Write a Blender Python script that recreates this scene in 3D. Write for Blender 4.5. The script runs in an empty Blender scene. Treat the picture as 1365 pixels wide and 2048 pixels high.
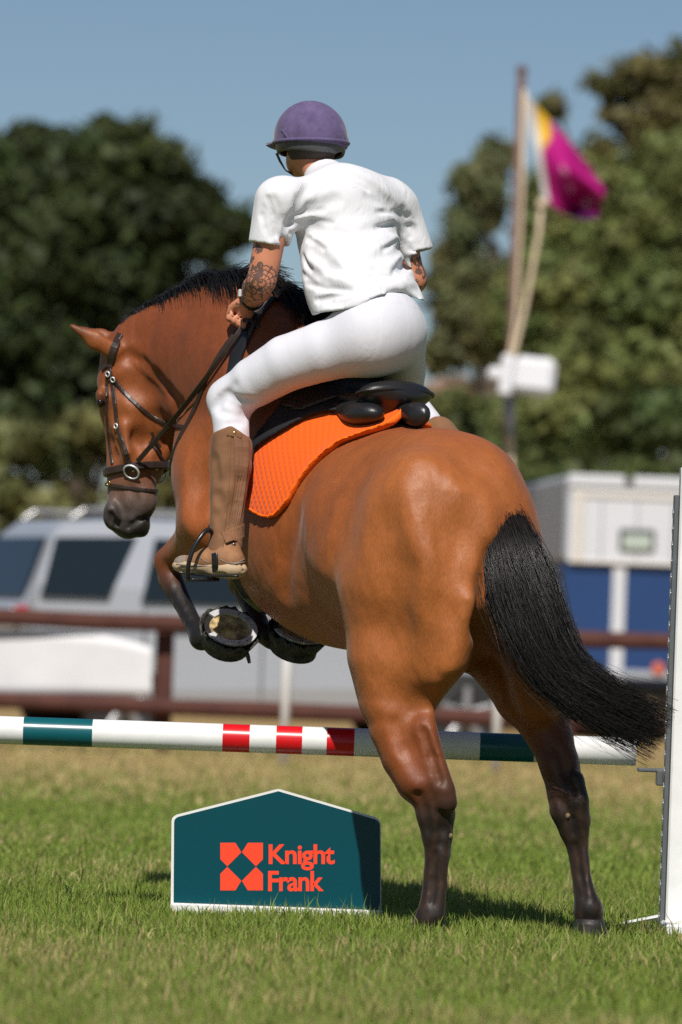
import bpy, math, random
import numpy as np
from mathutils import Vector, Matrix

random.seed(7)
RNG = np.random.default_rng(11)
scene = bpy.context.scene
COL = scene.collection

# ------------------------------------------------------------------ camera
FPX = 11000.0            # focal length in photograph pixels (1365 x 2048)
CAM_H = 0.93
D0 = 17.19               # distance of the horse's hind hooves
PITCH = math.atan(250.0 / FPX)
ROLL = math.radians(2.1)
CAM = Vector((0, 0, CAM_H))
_f = Vector((0, math.cos(PITCH), math.sin(PITCH)))
_r0 = Vector((1, 0, 0))
_u0 = Vector((0, -math.sin(PITCH), math.cos(PITCH)))
_u = _u0 * math.cos(ROLL) - _r0 * math.sin(ROLL)
_r = _r0 * math.cos(ROLL) + _u0 * math.sin(ROLL)
camd = bpy.data.cameras.new('camera')
camd.sensor_fit = 'VERTICAL'; camd.sensor_height = 36.0
camd.lens = 36.0 * FPX / 2048.0
camd.clip_start = 0.5; camd.clip_end = 3000
camd.dof.use_dof = True
camd.dof.focus_distance = 17.75
camd.dof.aperture_fstop = 3.2
camd.dof.aperture_blades = 0
cam = bpy.data.objects.new('camera', camd); COL.objects.link(cam)
cam.matrix_world = Matrix(((_r.x, _u.x, -_f.x, CAM.x), (_r.y, _u.y, -_f.y, CAM.y), (_r.z, _u.z, -_f.z, CAM.z), (0, 0, 0, 1)))
scene.camera = cam

# ------------------------------------------------------------------ light
SUN = Vector((0.10, 0.87, -1.0))           # direction the light travels
sund = bpy.data.lights.new('sun', 'SUN'); sund.energy = 4.5; sund.angle = math.radians(0.53)
sund.color = (1.0, 0.955, 0.88)
sun = bpy.data.objects.new('sun', sund); COL.objects.link(sun)
sun.rotation_mode = 'QUATERNION'; sun.rotation_quaternion = SUN.to_track_quat('-Z', 'Y'); sun.location = (-2, -10, 14)
world = bpy.data.worlds.new('World'); scene.world = world; world.use_nodes = True
wn = world.node_tree; wn.nodes.clear()
sky = wn.nodes.new('ShaderNodeTexSky'); sky.sky_type = 'NISHITA'; sky.sun_disc = False
sky.sun_elevation = math.atan2(1.0, math.hypot(SUN.x, SUN.y)); sky.sun_rotation = math.atan2(-SUN.x, -SUN.y)
sky.altitude = 1500; sky.air_density = 1.0; sky.dust_density = 0.6; sky.ozone_density = 3.0
bg = wn.nodes.new('ShaderNodeBackground'); bg.inputs['Strength'].default_value = 0.053
wo = wn.nodes.new('ShaderNodeOutputWorld')
wn.links.new(sky.outputs[0], bg.inputs[0]); wn.links.new(bg.outputs[0], wo.inputs[0])
scene.view_settings.view_transform = 'Standard'; scene.view_settings.look = 'None'
scene.view_settings.exposure = 0.2; scene.view_settings.gamma = 1.0
scene.view_settings.use_curve_mapping = False
scene.render.engine = 'CYCLES'
scene.cycles.use_denoising = False
scene.cycles.max_bounces = 6

# ------------------------------------------------------------------ helpers
def P(px, py, d):
    """world point seen at photograph pixel (px,py) at distance d"""
    px, py, d = float(px), float(py), float(d)
    return CAM + d * (_f + ((px - 682.5) / FPX) * _r + ((1024 - py) / FPX) * _u)
def H(px, py, dd):
    return P(px, py, D0 + dd)
def rp(r, dd):           # radius given in pixels at horse distance -> metres
    return r * (D0 + dd) / FPX
def G(px, Y, z=0.0):     # ground point at distance Y that projects on column px (along the roll)
    p = P(px, 1274 + FPX * CAM_H / Y, Y)
    return Vector((p.x, Y, z))
def nv(v): return np.array(v, dtype=np.float64)

def tag(o, label=None, cat=None, group=None, kind=None):
    if label: o['label'] = label
    if cat: o['category'] = cat
    if group: o['group'] = group
    if kind: o['kind'] = kind
    return o
def empty(name, loc=(0, 0, 0), label=None, cat=None, group=None):
    o = bpy.data.objects.new(name, None); COL.objects.link(o); o.location = loc
    o.empty_display_size = 0.1
    return tag(o, label, cat, group)
def wm(o):
    m = o.matrix_basis.copy()
    return m if o.parent is None else wm(o.parent) @ o.matrix_parent_inverse @ m
def put(name, me, mats=None, parent=None, smooth=None):
    o = bpy.data.objects.new(name, me); COL.objects.link(o)
    if mats is not None:
        for m in (mats if isinstance(mats, (list, tuple)) else [mats]): me.materials.append(m)
    if parent is not None:
        o.parent = parent
        o.matrix_parent_inverse = wm(parent).inverted()
    if smooth is not None:
        me.polygons.foreach_set('use_smooth', [smooth] * len(me.polygons))
    return o
def mesh_np(name, V, F):
    """V (n,3) float, F (m,k) int with k 3 or 4, or a list of such arrays"""
    me = bpy.data.meshes.new(name)
    Fs = F if isinstance(F, list) else [F]
    Fs = [np.asarray(f, dtype=np.int32) for f in Fs if len(f)]
    V = np.asarray(V, dtype=np.float32)
    me.vertices.add(len(V)); me.vertices.foreach_set('co', V.ravel())
    nl = sum(f.size for f in Fs); npol = sum(len(f) for f in Fs)
    me.loops.add(nl); me.polygons.add(npol)
    me.loops.foreach_set('vertex_index', np.concatenate([f.ravel() for f in Fs]))
    tot = np.concatenate([np.full(len(f), f.shape[1], dtype=np.int32) for f in Fs])
    st = np.concatenate([[0], np.cumsum(tot)[:-1]]).astype(np.int32)
    me.polygons.foreach_set('loop_start', st)
    me.update(calc_edges=True); me.validate()
    return me
def vcol(me, name, C):
    a = me.color_attributes.new(name, 'FLOAT_COLOR', 'POINT')
    C4 = np.ones((len(me.vertices), 4), dtype=np.float32); C4[:, :3] = C
    a.data.foreach_set('color', C4.ravel())

class MB:
    """collects simple solids into one mesh"""
    def __init__(s): s.v = []; s.f = []; s.m = []
    def add(s, vs, fs, mi=0):
        o = len(s.v); s.v += [tuple(v) for v in vs]; s.f += [tuple(i + o for i in f) for f in fs]; s.m += [mi] * len(fs); return s
    def box(s, c, size, R=None, mi=0, bev=0.0):
        hx, hy, hz = [k / 2 for k in size]
        c = Vector(c)
        if bev > 0:
            b = min(bev, hx * .9, hy * .9, hz * .9)
            pts = []
            vs = []; idx = {}
            for sx in (-1, 1):
                for sy in (-1, 1):
                    for sz in (-1, 1):
                        for ax in range(3):
                            p = [sx * hx, sy * hy, sz * hz]
                            for k in range(3):
                                if k != ax: p[k] -= (sx, sy, sz)[k] * b
                            idx[(sx, sy, sz, ax)] = len(vs); vs.append(p)
            fs = []
            for ax in range(3):
                a1, a2 = (ax + 1) % 3, (ax + 2) % 3
                for sg in (-1, 1):
                    q = []
                    for (t1, t2) in ((-1, -1), (1, -1), (1, 1), (-1, 1)):
                        k = [0, 0, 0]; k[ax] = sg; k[a1] = t1; k[a2] = t2
                        q.append(idx[(k[0], k[1], k[2], ax)])
                    fs.append(q if sg > 0 else q[::-1])
            for ax in range(3):
                a1, a2 = (ax + 1) % 3, (ax + 2) % 3
                for t1 in (-1, 1):
                    for t2 in (-1, 1):
                        def key(sg, which):
                            k = [0, 0, 0]; k[ax] = sg; k[a1] = t1; k[a2] = t2
                            return idx[(k[0], k[1], k[2], which)]
                        q = [key(-1, a1), key(1, a1), key(1, a2), key(-1, a2)]
                        fs.append(q if t1 * t2 < 0 else q[::-1])
            for sx in (-1, 1):
                for sy in (-1, 1):
                    for sz in (-1, 1):
                        q = [idx[(sx, sy, sz, k)] for k in range(3)]
                        fs.append(q if sx * sy * sz > 0 else q[::-1])
        else:
            vs = [[sx * hx, sy * hy, sz * hz] for sx in (-1, 1) for sy in (-1, 1) for sz in (-1, 1)]
            fs = [(0, 1, 3, 2), (4, 6, 7, 5), (0, 4, 5, 1), (2, 3, 7, 6), (0, 2, 6, 4), (1, 5, 7, 3)]
        if R is not None: vs = [R @ Vector(v) for v in vs]
        return s.add([Vector(v) + c for v in vs], fs, mi)
    def tube(s, pts, rad, n=10, cap=True, mi=0, squash=None):
        """swept tube; rad a number or list; squash=(vector, factor) flattens along vector"""
        pts = [Vector(p) for p in pts]; k = len(pts)
        if not hasattr(rad, '__len__'): rad = [rad] * k
        T = []
        for i in range(k):
            t = (pts[min(i + 1, k - 1)] - pts[max(i - 1, 0)])
            T.append(t.normalized() if t.length > 1e-9 else Vector((0, 0, 1)))
        n0 = Vector((0, 0, 1)) if abs(T[0].z) < .9 else Vector((1, 0, 0))
        nn = (n0 - T[0] * n0.dot(T[0])).normalized()
        vs = []
        for i in range(k):
            nn = (nn - T[i] * nn.dot(T[i])).normalized(); b = T[i].cross(nn)
            for j in range(n):
                a = 2 * math.pi * j / n
                o = (nn * math.cos(a) + b * math.sin(a)) * rad[i]
                if squash is not None:
                    sv, sf = squash; sv = Vector(sv).normalized(); o = o - sv * o.dot(sv) * (1 - sf)
                vs.append(pts[i] + o)
        fs = []
        for i in range(k - 1):
            for j in range(n):
                fs.append((i * n + j, i * n + (j + 1) % n, (i + 1) * n + (j + 1) % n, (i + 1) * n + j))
        if cap:
            fs.append(tuple(range(n - 1, -1, -1))); fs.append(tuple((k - 1) * n + j for j in range(n)))
        return s.add(vs, fs, mi)
    def strap(s, pts, nors, w, th, mi=0, closed=False):
        """flat band following pts with outward normals, w wide, th thick"""
        pts = [Vector(p) for p in pts]; k = len(pts); vs = []
        for i in range(k):
            if closed: t = pts[(i + 1) % k] - pts[(i - 1) % k]
            else: t = pts[min(i + 1, k - 1)] - pts[max(i - 1, 0)]
            t.normalize(); n = Vector(nors[i]); n = (n - t * n.dot(t)).normalized(); b = t.cross(n)
            ww = w[i] if hasattr(w, '__len__') else w
            for (cb, cn) in ((-.5, 0), (-.5, .7), (-.36, 1), (.36, 1), (.5, .7), (.5, 0)):
                vs.append(pts[i] + b * ww * cb + n * th * cn)
        m = 6; fs = []
        for i in range(k if closed else k - 1):
            for j in range(m):
                a = i * m; c = ((i + 1) % k) * m
                fs.append((a + j, c + j, c + (j + 1) % m, a + (j + 1) % m))
        if not closed:
            fs.append(tuple(range(m))); fs.append(tuple((k - 1) * m + j for j in range(m - 1, -1, -1)))
        return s.add(vs, fs, mi)
    def build(s, name, mats, parent=None, smooth=False):
        me = bpy.data.meshes.new(name); me.from_pydata(s.v, [], s.f)
        o = put(name, me, mats, parent, smooth)
        if any(s.m): me.polygons.foreach_set('material_index', s.m)
        me.update()
        return o

# ------------------------------------------------------------------ materials
def lin(r, g, b):
    f = lambda c: (c / 255 / 12.92) if c / 255 <= .04045 else ((c / 255 + .055) / 1.055) ** 2.4
    return (f(r), f(g), f(b))
MATS = {}
def mat(name, color, rough=.6, spec=.5, metal=0.0, var=0.0, vscale=8.0, bump=0.0, bscale=60.0, bdist=.01, attr=None, color2=None, sheen=0.0, coat=0.0, coords='Object', stretch=None, ao=None):
    m = bpy.data.materials.new(name); m.use_nodes = True
    nt = m.node_tree; N = nt.nodes; b = N['Principled BSDF']; L = nt.links
    b.inputs['Roughness'].default_value = rough; b.inputs['Specular IOR Level'].default_value = spec
    b.inputs['Metallic'].default_value = metal
    if sheen: b.inputs['Sheen Weight'].default_value = sheen; b.inputs['Sheen Roughness'].default_value = .4
    if coat: b.inputs['Coat Weight'].default_value = coat; b.inputs['Coat Roughness'].default_value = .08
    tc = N.new('ShaderNodeTexCoord'); vec = tc.outputs[coords]
    if stretch:
        mp = N.new('ShaderNodeMapping'); mp.inputs['Scale'].default_value = stretch; L.new(vec, mp.inputs[0]); vec = mp.outputs[0]
    src = None
    if attr:
        at = N.new('ShaderNodeAttribute'); at.attribute_name = attr; src = at.outputs['Color']
    if var > 0 or color2:
        nz = N.new('ShaderNodeTexNoise'); nz.inputs['Scale'].default_value = vscale; nz.inputs['Detail'].default_value = 6; nz.inputs['Roughness'].default_value = .6
        L.new(vec, nz.inputs['Vector'])
        if color2:
            mx = N.new('ShaderNodeMix'); mx.data_type = 'RGBA'
            rm = N.new('ShaderNodeMapRange'); rm.inputs[1].default_value = .38; rm.inputs[2].default_value = .62
            L.new(nz.outputs[0], rm.inputs[0]); L.new(rm.outputs[0], mx.inputs[0])
            mx.inputs[6].default_value = (*color, 1); mx.inputs[7].default_value = (*color2, 1); src = mx.outputs[2]
        if var > 0:
            rm = N.new('ShaderNodeMapRange'); rm.inputs[1].default_value = .25; rm.inputs[2].default_value = .75; rm.inputs[3].default_value = 1 - var; rm.inputs[4].default_value = 1 + var
            L.new(nz.outputs[0], rm.inputs[0])
            mu = N.new('ShaderNodeMix'); mu.data_type = 'RGBA'; mu.blend_type = 'MULTIPLY'; mu.inputs[0].default_value = 1
            if src is not None: L.new(src, mu.inputs[6])
            else: mu.inputs[6].default_value = (*color, 1)
            L.new(rm.outputs[0], mu.inputs[7]); src = mu.outputs[2]
    if src is not None: L.new(src, b.inputs['Base Color'])
    else: b.inputs['Base Color'].default_value = (*color, 1)
    if bump > 0:
        nb = N.new('ShaderNodeTexNoise'); nb.inputs['Scale'].default_value = bscale; nb.inputs['Detail'].default_value = 5
        L.new(vec, nb.inputs['Vector'])
        bp = N.new('ShaderNodeBump'); bp.inputs['Strength'].default_value = bump; bp.inputs['Distance'].default_value = bdist
        L.new(nb.outputs[0], bp.inputs['Height']); L.new(bp.outputs[0], b.inputs['Normal'])
    MATS[name] = m
    return m

# ------------------------------------------------------------------ implicit modelling
class Field:
    def __init__(s, lo, hi, h):
        s.h = h; s.lo = nv(lo); n = np.ceil((nv(hi) - s.lo) / h).astype(int) + 1
        s.n = n; s.ax = [(s.lo[i] + h * np.arange(n[i])).astype(np.float32) for i in range(3)]
        s.D = np.full(n, 1.0, dtype=np.float32); s.prims = []
    def _sl(s, lo, hi):
        a = np.clip(np.floor((nv(lo) - s.lo) / s.h).astype(int), 0, s.n); b = np.clip(np.ceil((nv(hi) - s.lo) / s.h).astype(int) + 1, 0, s.n)
        return tuple(slice(a[i], b[i]) for i in range(3))
    def _xyz(s, sl):
        return s.ax[0][sl[0]][:, None, None], s.ax[1][sl[1]][None, :, None], s.ax[2][sl[2]][None, None, :]
    def add(s, prim, k=.03, col=None):
        fn, lo, hi = prim; m = k + 3 * s.h
        sl = s._sl(nv(lo) - m, nv(hi) + m)
        if any(q.start >= q.stop for q in sl): return
        b = fn(*s._xyz(sl)).astype(np.float32); a = s.D[sl]
        hh = np.maximum(k - np.abs(a - b), 0) / max(k, 1e-6)
        s.D[sl] = np.minimum(a, b) - hh * hh * k * .25
        s.prims.append((fn, col))
    def cut(s, prim, k=.01):
        fn, lo, hi = prim; m = k + 3 * s.h
        sl = s._sl(nv(lo) - m, nv(hi) + m)
        if any(q.start >= q.stop for q in sl): return
        b = -fn(*s._xyz(sl)).astype(np.float32); a = s.D[sl]
        hh = np.maximum(k - np.abs(a - b), 0) / max(k, 1e-6)
        s.D[sl] = np.maximum(a, b) + hh * hh * k * .25
    def sample(s, pts):
        q = (np.asarray(pts) - s.lo) / s.h; q = np.clip(q, 0, s.n - 1.001); i = q.astype(int); f = q - i
        r = 0
        for dx in (0, 1):
            for dy in (0, 1):
                for dz in (0, 1):
                    w = (f[:, 0] if dx else 1 - f[:, 0]) * (f[:, 1] if dy else 1 - f[:, 1]) * (f[:, 2] if dz else 1 - f[:, 2])
                    r = r + w * s.D[i[:, 0] + dx, i[:, 1] + dy, i[:, 2] + dz]
        return r
    def grad(s, p):
        e = s.h * 1.5; p = nv(p); pts = []
        for k in range(3):
            for sg in (1, -1):
                q = p.copy(); q[k] += sg * e; pts.append(q)
        v = s.sample(np.array(pts)); g = np.array([v[0] - v[1], v[2] - v[3], v[4] - v[5]])
        return Vector(g / (np.linalg.norm(g) + 1e-9))
    def hit(s, px, py, d0=-.6, d1=2.6):
        t = np.linspace(d0, d1, 1600)
        a = nv(H(px, py, d0)); b = nv(H(px, py, d1))
        pts = a + (b - a) * ((t - d0) / (d1 - d0))[:, None]
        v = s.sample(pts); w = np.where(v < 0)[0]
        if len(w) == 0: return None, None
        p = pts[w[0]]; return Vector(p), s.grad(p)
    def ring(s, c, e1, e2, n=28, rmax=.6):
        """closed loop where the plane (c,e1,e2) cuts the surface, seen from c"""
        c = nv(c); e1 = nv(e1); e2 = nv(e2); out = []; nor = []
        e1 = e1 / np.linalg.norm(e1); e2 = e2 - e1 * np.dot(e1, e2); e2 /= np.linalg.norm(e2)
        r = np.linspace(.005, rmax, 400)
        for j in range(n):
            a = 2 * math.pi * j / n; dv = e1 * math.cos(a) + e2 * math.sin(a)
            pts = c + r[:, None] * dv; v = s.sample(pts); w = np.where(v > 0)[0]
            rr = r[w[0]] if len(w) else rmax
            p = c + rr * dv; out.append(Vector(p)); nor.append(Vector(dv))
        return out, nor
    def mesh(s, smooth=2):
        D = s.D; S = D < 0
        c = np.zeros(tuple(s.n - 1), dtype=np.int8)
        offs = [(a, b, d) for a in (0, 1) for b in (0, 1) for d in (0, 1)]
        nx, ny, nz = s.n
        for (a, b, d) in offs: c += S[a:nx - 1 + a, b:ny - 1 + b, d:nz - 1 + d]
        act = (c > 0) & (c < 8); idx = np.argwhere(act)
        cid = np.full(c.shape, -1, dtype=np.int32); cid[act] = np.arange(len(idx))
        acc = np.zeros((len(idx), 3)); cnt = np.zeros(len(idx))
        for ax in range(3):
            for o1 in (0, 1):
                for o2 in (0, 1):
                    o = [0, 0, 0]; o[(ax + 1) % 3] = o1; o[(ax + 2) % 3] = o2
                    e = list(o); e[ax] = 1
                    v0 = D[idx[:, 0] + o[0], idx[:, 1] + o[1], idx[:, 2] + o[2]]; v1 = D[idx[:, 0] + e[0], idx[:, 1] + e[1], idx[:, 2] + e[2]]
                    cr = (v0 < 0) != (v1 < 0)
                    t = np.where(cr, v0 / np.where(cr, v0 - v1, 1), 0)
                    p = np.zeros((len(idx), 3)); p[:] = o; p[:, ax] = t
                    acc += p * cr[:, None]; cnt += cr
        V = s.lo + (idx + acc / cnt[:, None]) * s.h
        quads = []
        for ax in range(3):
            a1, a2 = (ax + 1) % 3, (ax + 2) % 3
            sl0 = [slice(None)] * 3; sl1 = [slice(None)] * 3; sl0[ax] = slice(0, -1); sl1[ax] = slice(1, None)
            A = S[tuple(sl0)]; B = S[tuple(sl1)]
            e = np.argwhere(A != B)
            ok = (e[:, a1] > 0) & (e[:, a2] > 0) & (e[:, a1] < s.n[a1] - 1) & (e[:, a2] < s.n[a2] - 1); e = e[ok]
            inside = A[e[:, 0], e[:, 1], e[:, 2]]
            q = []
            for (k1, k2) in ((-1, -1), (0, -1), (0, 0), (-1, 0)):
                g = e.copy(); g[:, a1] += k1; g[:, a2] += k2
                q.append(cid[g[:, 0], g[:, 1], g[:, 2]])
            q = np.stack(q, 1); q[~inside] = q[~inside][:, ::-1]
            quads.append(q)
        Q = np.concatenate(quads)
        Q = Q[(Q >= 0).all(1)]
        for _ in range(smooth):
            acc = np.zeros_like(V); n = np.zeros(len(V))
            for (i, j) in ((0, 1), (1, 2), (2, 3), (3, 0)):
                for (x, y) in ((i, j), (j, i)):
                    for k in range(3): acc[:, k] += np.bincount(Q[:, x], V[Q[:, y], k], len(V))
                    n += np.bincount(Q[:, x], minlength=len(V))
            V = V * .45 + .55 * acc / np.maximum(n, 1)[:, None]
        return V, Q
    def solid(s, smooth=2):
        """the largest connected piece only"""
        V, Q = s.mesh(smooth); lab = np.arange(len(V))
        while True:
            m = lab[Q].min(1); new = lab.copy()
            for k in range(4): np.minimum.at(new, Q[:, k], m)
            new = new[new]
            if (new == lab).all(): break
            lab = new
        c = np.bincount(lab, minlength=len(V)).argmax(); keep = lab == c; idx = np.cumsum(keep) - 1
        return V[keep], idx[Q[keep[Q[:, 0]]]]
    def colours(s, V, sig=.02):
        x, y, z = [V[:, i].astype(np.float32) for i in range(3)]
        W = np.zeros(len(V)); C = np.zeros((len(V), 3))
        for fn, col in s.prims:
            if col is None: continue
            d = np.clip(fn(x, y, z), -.05, 1)
            w = np.exp(-np.maximum(d + .03, 0) / sig); W += w
            cc = col(x, y, z) if callable(col) else nv(col)[None, :]
            C += w[:, None] * cc
        return C / np.maximum(W, 1e-12)[:, None]

def s_seg(p0, p1, r0, r1, flat=None):
    p0, p1 = nv(p0), nv(p1)
    M = np.eye(3); sc = 1.0; R = max(r0, r1)
    if flat is not None:
        for (dv, fk) in (flat if isinstance(flat, list) else [flat]):
            dv = nv(dv) / np.linalg.norm(nv(dv)); M = M @ (np.eye(3) + (1 / fk - 1) * np.outer(dv, dv)); sc = min(sc, fk); R = max(R, R * fk)
    ax = M @ (p1 - p0); L2 = max(float(ax @ ax), 1e-9)
    def fn(x, y, z):
        a, b, c = x - p0[0], y - p0[1], z - p0[2]
        q = [M[i, 0] * a + M[i, 1] * b + M[i, 2] * c for i in range(3)]
        t = np.clip((q[0] * ax[0] + q[1] * ax[1] + q[2] * ax[2]) / L2, 0, 1)
        d = np.sqrt((q[0] - t * ax[0]) ** 2 + (q[1] - t * ax[1]) ** 2 + (q[2] - t * ax[2]) ** 2)
        return (d - (r0 + (r1 - r0) * t)) * sc
    return fn, np.minimum(p0, p1) - R, np.maximum(p0, p1) + R
def s_ell(c, rad, axes=None):
    c = nv(c); rad = nv(rad); A = np.eye(3) if axes is None else np.array([nv(a) / np.linalg.norm(nv(a)) for a in axes])
    ext = np.sqrt(((A * rad[:, None]) ** 2).sum(0))
    def fn(x, y, z):
        a, b, d = x - c[0], y - c[1], z - c[2]
        q = [(A[i, 0] * a + A[i, 1] * b + A[i, 2] * d) / rad[i] for i in range(3)]
        k0 = np.sqrt(q[0] ** 2 + q[1] ** 2 + q[2] ** 2) + 1e-6
        k1 = np.sqrt((q[0] / rad[0]) ** 2 + (q[1] / rad[1]) ** 2 + (q[2] / rad[2]) ** 2) + 1e-6
        return k0 * (k0 - 1) / k1
    return fn, c - ext, c + ext
def chain(F, pts, k=.02, col=None, flat=None, cols=None, inner=.006):
    """tapered limb through pts (px,py,dd,r_px), joined to the rest with blend k"""
    segs = [s_seg(H(*a[:3]), H(*b[:3]), rp(a[3], a[2]), rp(b[3], b[2]), flat) for a, b in zip(pts[:-1], pts[1:])]
    def fn(x, y, z):
        d = segs[0][0](x, y, z)
        for q in segs[1:]:
            e = q[0](x, y, z); hh = np.maximum(inner - np.abs(d - e), 0) / inner
            d = np.minimum(d, e) - hh * hh * inner * .25
        return d
    F.add((fn, np.minimum.reduce([q[1] for q in segs]), np.maximum.reduce([q[2] for q in segs])), k, None)
    F.prims.pop()
    for i, q in enumerate(segs): F.prims.append((q[0], cols[i] if cols else col))
def table(xs, ys):
    """smooth (Catmull-Rom) lookup"""
    xs = nv(xs); ys = nv(ys); m = np.gradient(ys, xs)
    X = np.linspace(xs[0], xs[-1], 400); i = np.clip(np.searchsorted(xs, X) - 1, 0, len(xs) - 2)
    hh = xs[i + 1] - xs[i]; t = (X - xs[i]) / hh
    Y = (2 * t**3 - 3 * t**2 + 1) * ys[i] + (t**3 - 2 * t**2 + t) * hh * m[i] + (-2 * t**3 + 3 * t**2) * ys[i + 1] + (t**3 - t**2) * hh * m[i + 1]
    return lambda q: np.interp(q, X, Y)
def strands(paths, rad, sides=3):
    """paths (N,T,3), rad (N,T) -> verts, quads of thin prisms"""
    N_, T_, _ = paths.shape
    tan = np.gradient(paths, axis=1); tan /= np.linalg.norm(tan, axis=2, keepdims=True) + 1e-9
    ref = np.array([.31, .87, .38]); n1 = np.cross(tan, ref); n1 /= np.linalg.norm(n1, axis=2, keepdims=True) + 1e-9
    n2 = np.cross(tan, n1)
    V = np.zeros((N_, T_, sides, 3))
    for j in range(sides):
        a = 2 * math.pi * j / sides
        V[:, :, j] = paths + (n1 * math.cos(a) + n2 * math.sin(a)) * rad[:, :, None]
    base = (np.arange(N_) * T_ * sides)[:, None, None] + (np.arange(T_ - 1) * sides)[None, :, None]
    j = np.arange(sides)[None, None, :]; j2 = (j + 1) % sides
    Q = np.stack([base + j, base + j2, base + sides + j2, base + sides + j], -1).reshape(-1, 4)
    return V.reshape(-1, 3), Q
def bez(P_, n):
    """Catmull-Rom through points (k,3) -> n samples"""
    P_ = np.asarray(P_, float); k = len(P_); t = np.linspace(0, k - 1, n); i = np.clip(t.astype(int), 0, k - 2); f = (t - i)[:, None]
    p0 = P_[np.maximum(i - 1, 0)]; p1 = P_[i]; p2 = P_[i + 1]; p3 = P_[np.minimum(i + 2, k - 1)]
    return .5 * ((2 * p1) + (-p0 + p2) * f + (2 * p0 - 5 * p1 + 4 * p2 - p3) * f**2 + (-p0 + 3 * p1 - 3 * p2 + p3) * f**3)
# ------------------------------------------------------------------ the horse
AX = Vector((-.588, .809, 0)); LF = Vector((-.809, -.588, 0)); UP = Vector((0, 0, 1))
DOCK = H(1005, 1045, .15)
def mid_s(px):           # station along the horse's midline that shows at column px
    lo, hi = -.5, 2.2
    for _ in range(40):
        m = (lo + hi) / 2; p = Vector((DOCK.x, DOCK.y, 1.5)) + AX * m
        q = 682.5 + FPX * (p.x * math.cos(ROLL) + (p.z - CAM_H) * math.sin(ROLL)) / p.y
        if q > px: lo = m
        else: hi = m
    return lo
def zpix(px, py, d):     # height of a point at that pixel and distance
    return P(px, py, d).z
C_BODY = (.270, .074, .017); C_GOLD = (.338, .104, .025); C_RED = (.172, .043, .012); C_DARK = (.11, .036, .014)
C_BLK = (.010, .008, .008); C_BLK2 = (.024, .014, .010); C_MUZ = (.085, .072, .066); C_FACE = (.265, .074, .017)

_st = [(-.02, 1085, 1160, .10), (.06, 1000, 1230, .15), (.14, 955, 1290, .172), (.24, 908, 1300, .206), (.36, 874, 1300, .262), (.48, 857, 1300, .280), (.60, 842, 1306, .290), (.75, 815, 1303, .292), (.90, 785, 1290, .288), (1.05, 755, 1262, .268), (1.2, 735, 1222, .235), (1.35, 745, 1165, .195), (1.46, 830, 1075, .12)]
_S = []; _ZT = []; _ZB = []; _W = []
for (s_, yt, yb, w_) in _st:
    p = Vector((DOCK.x, DOCK.y, 0)) + AX * s_
    px = 682.5 + FPX * (p.x * math.cos(ROLL) + .6 * math.sin(ROLL)) / p.y
    _S.append(s_); _ZT.append(zpix(px, yt, p.y)); _ZB.append(zpix(px, yb, p.y)); _W.append(w_)
ZT = table(_S, _ZT); ZB = table(_S, _ZB); WD = table(_S, _W)
def to_slz(x, y):
    dx, dy = x - DOCK.x, y - DOCK.y
    return dx * AX.x + dy * AX.y, dx * LF.x + dy * LF.y
def trunk_fn(x, y, z, grow=0.0):
    s, l = to_slz(x, y)
    sc = np.clip(s, _S[0], _S[-1])
    zt, zb, w = ZT(sc), ZB(sc), WD(sc) + grow
    zc = (zt + zb) * .5; hz = (zt - zb) * .5 + grow
    zn = (z - zc) / hz
    ww = w * (1 - .10 * np.clip(zn, -1, 1) - .10 * np.clip(zn, 0, 1) ** 2)
    q = (np.abs(l / ww) ** 2.15 + np.abs(zn) ** 2.15 + 1e-9) ** (1 / 2.15)
    d = (q - 1) * np.minimum(w, hz) * .95
    ov = np.maximum(np.abs(s - sc) - grow, 0)
    return np.sqrt(np.maximum(d, 0) ** 2 + ov ** 2) + np.minimum(d, 0) + ov * .2
_tb = [nv(DOCK + AX * s_ + LF * l_) for s_ in (-.1, 1.6) for l_ in (-.36, .36)]
TR_LO = np.minimum.reduce(_tb); TR_HI = np.maximum.reduce(_tb); TR_LO[2] = .75; TR_HI[2] = 2.1
trunk = (trunk_fn, TR_LO, TR_HI)
def body_col(x, y, z):
    s, l = to_slz(x, y)
    zt = ZT(np.clip(s, _S[0], _S[-1])); t = np.clip((zt - z) / .30, 0, 1)[:, None]
    return nv(C_RED)[None] * .25 * (1 - t) + nv(C_BODY)[None] * (.75 + .25 * t)

def SLZ(s_, l_, z_): 
    p = DOCK + AX * s_ + LF * l_; return Vector((p.x, p.y, z_))

HF = Field(nv(H(640, 2000, -.35)) * 0 + nv((-1.05, 16.75, -.02)), (1.02, 19.05, 2.35), .0075)
HF.add(trunk, .03, body_col)
axs = (AX, LF, UP)
# haunches
for sg in (1, -1):
    off = LF * (0 if sg > 0 else -.275)
    tilt = (AX + UP * .22).normalized(); up2 = (UP - AX * .22).normalized()
    HF.add(s_ell(H(812, 1115, .06) + off * (.93 if sg < 0 else 1), (.218, .134, .335), (tilt, LF, up2)), .15, C_GOLD)
    HF.add(s_ell(H(812, 1000, .28) + off * .70, (.22, .10, .12), ((AX - UP * .3), LF, (UP + AX * .3))), .22, C_BODY)
chain(HF, [(770, 985, .42, 56), (805, 955, .37, 66), (858, 938, .31, 68), (905, 950, .24, 60)], .10, C_BODY)
chain(HF, [(716, 985, .46, 50), (704, 1040, .43, 66), (708, 1110, .36, 72)], .16, C_BODY)
# buttock back edge (hamstrings)
chain(HF, [(930, 1040, -.0, 50), (922, 1180, -.05, 58), (884, 1310, -.04, 58), (840, 1385, .03, 44)], .12, C_GOLD)
chain(HF, [(1020, 1050, .16, 45), (1045, 1180, .10, 53), (1058, 1310, .08, 56), (1078, 1400, .10, 46)], .10, C_BODY)
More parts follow.
